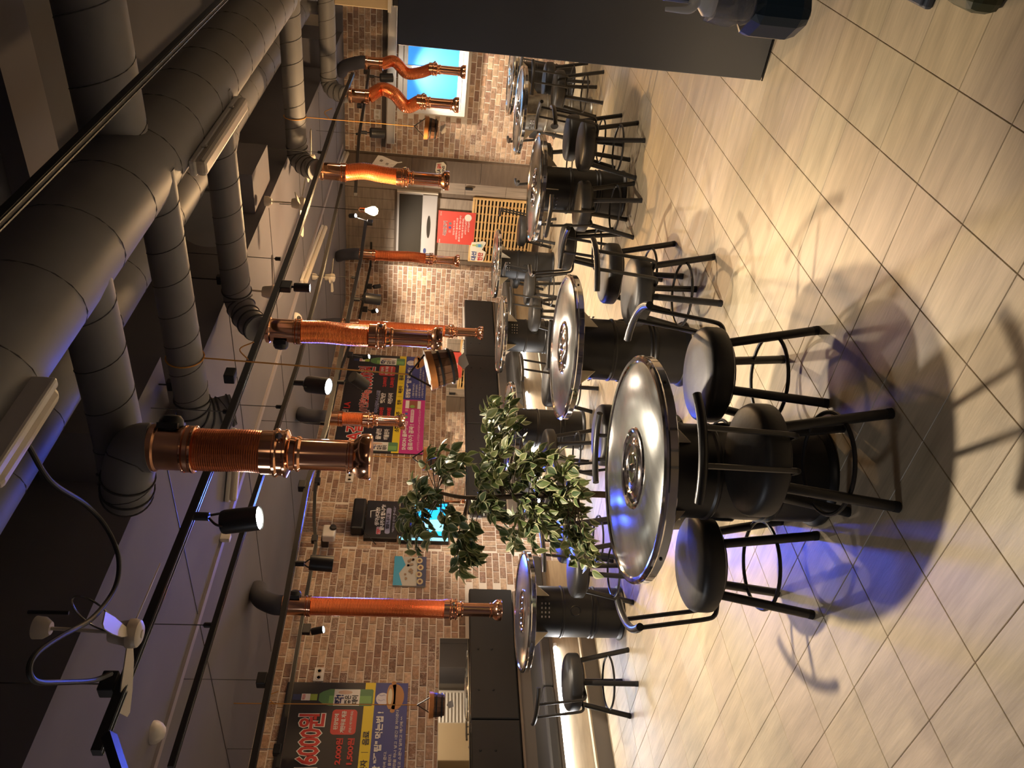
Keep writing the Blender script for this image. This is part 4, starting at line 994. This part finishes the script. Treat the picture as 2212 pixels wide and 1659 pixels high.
add_light('mirror_side_fill', 'AREA', (.6, 7.6, 2.6), 30, (1, .82, .62), rot=(0, 0, 0), size=.4, sizey=.4)  # added fill, no seen source; warms the kitchen side shown in the mirrors

# ------------------------------------------------------------------ hanging buckets
def bucket(label, p, rtop=.085, h=.13, tilt=(0, 0, 0), ztop=ZS, tagc=True, xtop=None):
    p = Vector(p); t = empty('hanging_bucket', p, 0, label, 'bucket')
    q = Matrix.Rotation(tilt[2], 3, 'Z') @ Matrix.Rotation(tilt[0], 3, 'X') @ Matrix.Rotation(tilt[1], 3, 'Y')
    ax = q @ V(0, 0, 1); r = rtop; n = 14
    mb = MB()
    for k in range(n):                                     # wooden staves
        a0, a1 = 2*PI*k/n+.012, 2*PI*(k+1)/n-.012; vs = []
        for z, rr in ((-h, r*.86), (-h*.5, r*.97), (0, r)):
            for a in (a0, a1):
                for e in (0, -.008): vs.append(q @ V((rr+e)*math.cos(a), (rr+e)*math.sin(a), z))
        f = [(0, 2, 6, 4), (4, 6, 10, 8), (1, 5, 7, 3), (5, 9, 11, 7), (0, 4, 5, 1), (4, 8, 9, 5), (2, 3, 7, 6), (6, 7, 11, 10), (8, 10, 11, 9), (0, 1, 3, 2)]
        MB().add(vs, f).build('stave', M['bucketw'], t)
    MB().lathe([(0, -h+.004), (r*.85, -h+.004), (r*.85, -h-.004), (0, -h-.004)], (0, 0, 0), 20, ax).build('bottom', M['bucketw'], t)
    MB().lathe([(r-.006, -.028), (r+.004, -.028), (r+.008, .003), (r-.006, .003)], (0, 0, 0), 28, ax).build('rim_band', M['bucketo'], t)
    for z_ in (-h*.45, -h*.85): MB().lathe([(r*.95, z_-.005), (r*.99, z_-.005), (r*.99, z_+.005), (r*.95, z_+.005)], (0, 0, 0), 28, ax).build('hoop', M['black'], t)
    top = q @ V(0, 0, r*1.05)
    for s_ in (-1, 1): MB().tube([q @ V(s_*r, 0, -.01), top], .0045, 6).build('bail', M['iron'], t)
    zt = ztop-p.z; e = V(*(xtop or (0, 0)), zt) if xtop else V(0, 0, zt)
    MB().tube([top, e], .0035, 6).build('rope', M['rope'], t)
    MB().tube(smoothpath([e*.8+V(0.004, 0, 0), e*.82+V(.04, .03, .02), e*.78+V(.07, .05, .0)], 5), .003, 6).build('rope_end', M['rope'], t)
    if tagc:
        MB().add([q @ V(x, y, z-h-.02) for y in (-.001, .001) for x, z in ((0, 0), (-.03, -.02), (-.012, -.05), (.05, -.04), (.03, -.008))], [tuple(range(5)), tuple(range(9, 4, -1))]).build('paper_leaf', flat((.62, .58, .52)), t)
    return t
bucket('big tilted wooden bucket on an orange rope before the far price board', PY(925, 800, 3.02), .088, .125, (.12, -.25, .5), 2.525)
bucket('small dark wooden bucket with orange rim near the blue window', PY(918, 276, 6.15), .080, .095, (0, .05, .3), 2.525)
bucket('dark wooden bucket on a rope below the near price board', PD(928, 1523, 5.6), .082, .10, (0, 0, .2))
bucket('brown wooden bucket half hidden by leaves at the end of the far price board', PD(915, 990, 5.3), .07, .11, (0, 0, .2), tagc=False)
# orange ropes lashed round the ducts
for k, (x, y) in enumerate(((PY(925, 800, 3.02).x, 3.02), (PY(918, 276, 6.15).x, 6.15))):
    tag(MB().tube([V(x, y+.083*math.cos(a), 2.60+.083*math.sin(a)) for a in np.linspace(0, 2*PI, 25)[:-1]], .0035, 6, closed=True).build('rope_lashing', M['rope']), ['orange rope tied round the first branch duct', 'orange rope tied round the third branch duct'][k], 'rope')

# ------------------------------------------------------------------ leafy tree (variegated artificial ficus)
tb = PD(1200, 1070, 4.25); tb.z = 0
tree = empty('ficus_tree', tb, 0, 'leafy tree with cream-edged leaves between the bench and the second table', 'tree')
pot = MB().lathe([(0, 0), (.13, 0), (.15, .02), (.17, .24), (.18, .26), (.17, .27), (.155, .25), (0, .24)], (0, 0, 0), 28).build('pot', M['black'], tree)
trunk = smoothpath([V(0, 0, .22), V(.01, .01, .6), PD(1130, 1072, 4.27)-tb, PD(1010, 1075, 4.25)-tb, PD(930, 1060, 4.2)-tb], 6)
MB().tube(trunk, np.linspace(.02, .008, len(trunk)), 10).build('trunk', M['bark'], tree)
def leafmesh(k):
    L_ = .068*(1+.16*math.sin(k*2.1)); w_ = .022*(1+.2*math.cos(k)); fold = .25+.1*(k % 3); g = [(.10, .15, .05), (.13, .18, .055), (.075, .12, .045), (.17, .20, .07)][k % 4]
    crm = (.50, .50, .27); prof = [(0, .001), (.12, .5), (.32, .95), (.5, 1.), (.72, .70), (.88, .32), (1., .0)]
    mb = MB(); n = len(prof)
    for s_ in (-1, 1):
        vs = []
        for t_, ww in prof:
            z = -.22*L_*t_*t_; vs += [V(0, t_*L_, z), V(s_*ww*w_*.72, t_*L_, z+ww*w_*fold*.72), V(s_*ww*w_, t_*L_, z+ww*w_*fold)]
        fi = []; fo = []
        for i in range(n-1):
            a, b = i*3, i*3+3; fi.append((a, a+1, b+1, b) if s_ > 0 else (a, b, b+1, a+1)); fo.append((a+1, a+2, b+2, b+1) if s_ > 0 else (a+1, b+1, b+2, a+2))
        o = len(mb.v); mb.add(vs, fi, g); mb.f += [tuple(i+o for i in f) for f in fo]; mb.c += [crm]*len(fo); mb.sm += [False]*len(fo)
    mb.box((0, -.006, 0), (.0015, .016, .0015), col=(.12, .10, .05))
    o = mb.build('leaf', M['leaf']); me = o.data; bpy.data.objects.remove(o); return me
LM = [leafmesh(k) for k in range(8)]
clus = [(930, 1140, 70, 75, .16), (965, 1010, 48, 55, .14), (905, 1085, 38, 70, .14), (1085, 925, 48, 72, .18), (1110, 985, 62, 55, .18), (1055, 1145, 50, 75, .16), (1060, 1060, 45, 60, .16),
        (1180, 1090, 70, 75, .18), (1225, 1150, 70, 65, .16), (1150, 1150, 55, 60, .16), (1180, 1010, 55, 45, .16), (1255, 1215, 45, 35, .12), (1230, 1060, 50, 50, .14), (1000, 1215, 35, 28, .1), (1080, 870, 30, 25, .1)]
leaves = []; twigs = MB()
for ci, (cx, cy2, rx, ry, dz) in enumerate(clus):
    c0 = PD(cx, cy2, 4.2)-tb; nb = 10
    base = min(trunk, key=lambda p: (p-c0).length)
    for k in range(nb):
        a = rng.uniform(0, 2*PI); rr = rng.uniform(.35, 1.)**.7
        tip = PD(cx+rx*rr*math.cos(a), cy2+ry*rr*math.sin(a), 4.2+rng.uniform(-dz, dz))-tb
        mid = base.lerp(tip, .55)+V(rng.normal(0, .02), rng.normal(0, .02), .03)
        path = smoothpath([base, mid, tip], 5); twigs.tube(path, np.linspace(.003, .0012, len(path)), 4)
        for q_ in range(9):
            t_ = 1-q_*.065-rng.uniform(0, .04); i = min(len(path)-2, int(t_*(len(path)-1))); f = t_*(len(path)-1)-i
            p = path[i].lerp(path[i+1], min(1, f)); d = (path[i+1]-path[i]).normalized()
            out = (d+V(*rng.normal(0, .8, 3))).normalized(); out.z -= .25
            leaves.append((p, out.normalized()))
twigs.build('twigs', M['bark'], tree)
rng.shuffle(leaves)
rest = []
order = sorted(range(len(leaves)), key=lambda i: (CM @ (np.array(Vector(leaves[i][0])+tb)-EYE))[2])
bmv = MB(); nleaf = 0
for i in order:
    p, out = Vector(leaves[i][0]), Vector(leaves[i][1]); me = LM[i % 8]
    q = out.to_track_quat('Y', 'Z').to_matrix() @ Matrix.Rotation(float(rng.uniform(-.9, .9)), 3, 'Y')
    if nleaf < 300:
        o = link('leaf', me, tree, p, q.to_euler()); nleaf += 1
    else: rest.append((p, q, me))
vs_, fs_, cs_ = [], [], []
for p, q, me in rest:
    o0 = len(vs_); vs_ += [tuple(q @ v.co+p) for v in me.vertices]; fs_ += [tuple(i+o0 for i in f.vertices) for f in me.polygons]
    ca = me.color_attributes['Col'].data
    for f in me.polygons: c = ca[f.loop_start].color; cs_.append((c[0], c[1], c[2]))
mb = MB(); mb.v, mb.f, mb.c, mb.sm = vs_, fs_, cs_, [False]*len(fs_)
tag(mb.build('leaf_mass', M['leaf'], tree), kind='stuff')

# ------------------------------------------------------------------ kitchen side, right foreground
c0 = PZ(1647, 175)
cab = empty('steel_cabinet', (c0.x, c0.y, 0), 0, 'tall dark grey steel cabinet filling the right side', 'cabinet')
wC, hC, dC = XR-c0.x-.35, 1.715, .75
MB().bbox((wC/2, dC/2, hC/2+.004), (wC, dC, hC-.008), .004).build('body', M['panelblue'], cab)
MB().box((wC/2, -.001, .004), (wC, .003, .006)).build('base_trim', M['black'], cab)
MB().bbox((.42, -.012, 1.30), (.035, .024, .10), .004).build('hinge', M['navy'], cab)
pl = empty('low_platform', (-.43, 2.62, 0), 0, 'low dark blue-grey platform at the right picture edge', 'platform')
MB().bbox((.5, .35, .02), (1.0, .70, .04), .006).build('deck', flat((.055, .065, .09)), pl)
MB().bbox((.02, .35, .014), (.05, .73, .026), .008).build('edge_strip', flat((.04, .05, .07)), pl)
p = PZ(2155, -14); tag(MB().bbox((p.x+.10, p.y+.02, .05), (.30, .16, .10), .03).build('olive_object', flat((.03, .035, .012))), 'dark olive low rounded object at the top right picture edge', 'stool')  # unidentified dark olive thing, modelled as a low rounded block
# counter end with a navy box and a bottle in a clear bag, close to the camera
dn = 1.0
ctop = PD(1616, 20, dn)
cnt = empty('kitchen_counter', (ctop.x, ctop.y, 0), -YAW+.0, 'navy counter end with rounded edge at the right, below the bottle', 'counter')
xr = (PD(1700, 52, dn)-ctop); ez = ctop.z
qz = Matrix.Rotation(YAW, 3, 'Z')
cnt.rotation_euler = (0, 0, YAW)
ex = (PD(1700, 52, dn)-Vector((ctop.x, ctop.y, ctop.z)))
exl = ex @ Vector((math.cos(YAW), math.sin(YAW), 0))
MB().bbox((exl+.5, .02, ez-.042), (1.0, .07, .084), .018).build('counter_top', M['navy'], cnt)
MB().bbox((exl+.54, .046, ez+.05), (1.0, .018, .10), .006).build('splash_back', M['navy'], cnt)
MB().bbox((exl+.95, .03, (ez-.085)/2), (.10, .06, ez-.085), .01).build('leg', M['black'], cnt)
bt = PD(1612, 2, dn-.01); bt.z = ez+.001
bo = empty('sauce_bottle', bt, 0, 'bottle with milky spout cap in a clear crinkled bag, near the camera', 'bottle')
mb = MB(); prof = []
MB().lathe([(0, 0), (.026, .0), (.029, .006), (.029, .060), (.026, .070)], (0, 0, 0), 28).build('bottle_body', M['bag'], bo)
MB().lathe([(.027, .066), (.029, .070), (.028, .080), (.018, .090), (.012, .093)], (0, 0, 0), 28).build('cap_base', M['cap'], bo)
bo.scale = (.8, .8, .72); spd = V(-math.cos(YAW), -math.sin(YAW), 0)
sp_pts = smoothpath([V(0, 0, .088)+spd*.0, V(0, 0, .100)+spd*.012, V(0, 0, .104)+spd*.020, V(0, 0, .116)+spd*.0245, V(0, 0, .150)+spd*.026], 5)
MB().tube(sp_pts, np.linspace(.012, .0032, len(sp_pts)), 14).build('spout', M['cap'], bo)
def crinkle(z): return [V((.034+.004*math.sin(5*a+z*90)+.003*math.sin(11*a+z*230))*math.cos(a), (.034+.004*math.cos(4*a+z*120))*math.sin(a), z) for a in np.linspace(0, 2*PI, 41)[:-1]]
mb = MB(); rings = [crinkle(z) for z in (.002, .015, .03, .045, .06, .075)]; vs = [v for r_ in rings for v in r_]
mb.add(vs, [(i*40+k, i*40+(k+1) % 40, (i+1)*40+(k+1) % 40, (i+1)*40+k) for i in range(5) for k in range(40)], smooth=True).build('plastic_bag', M['bag'], bo)
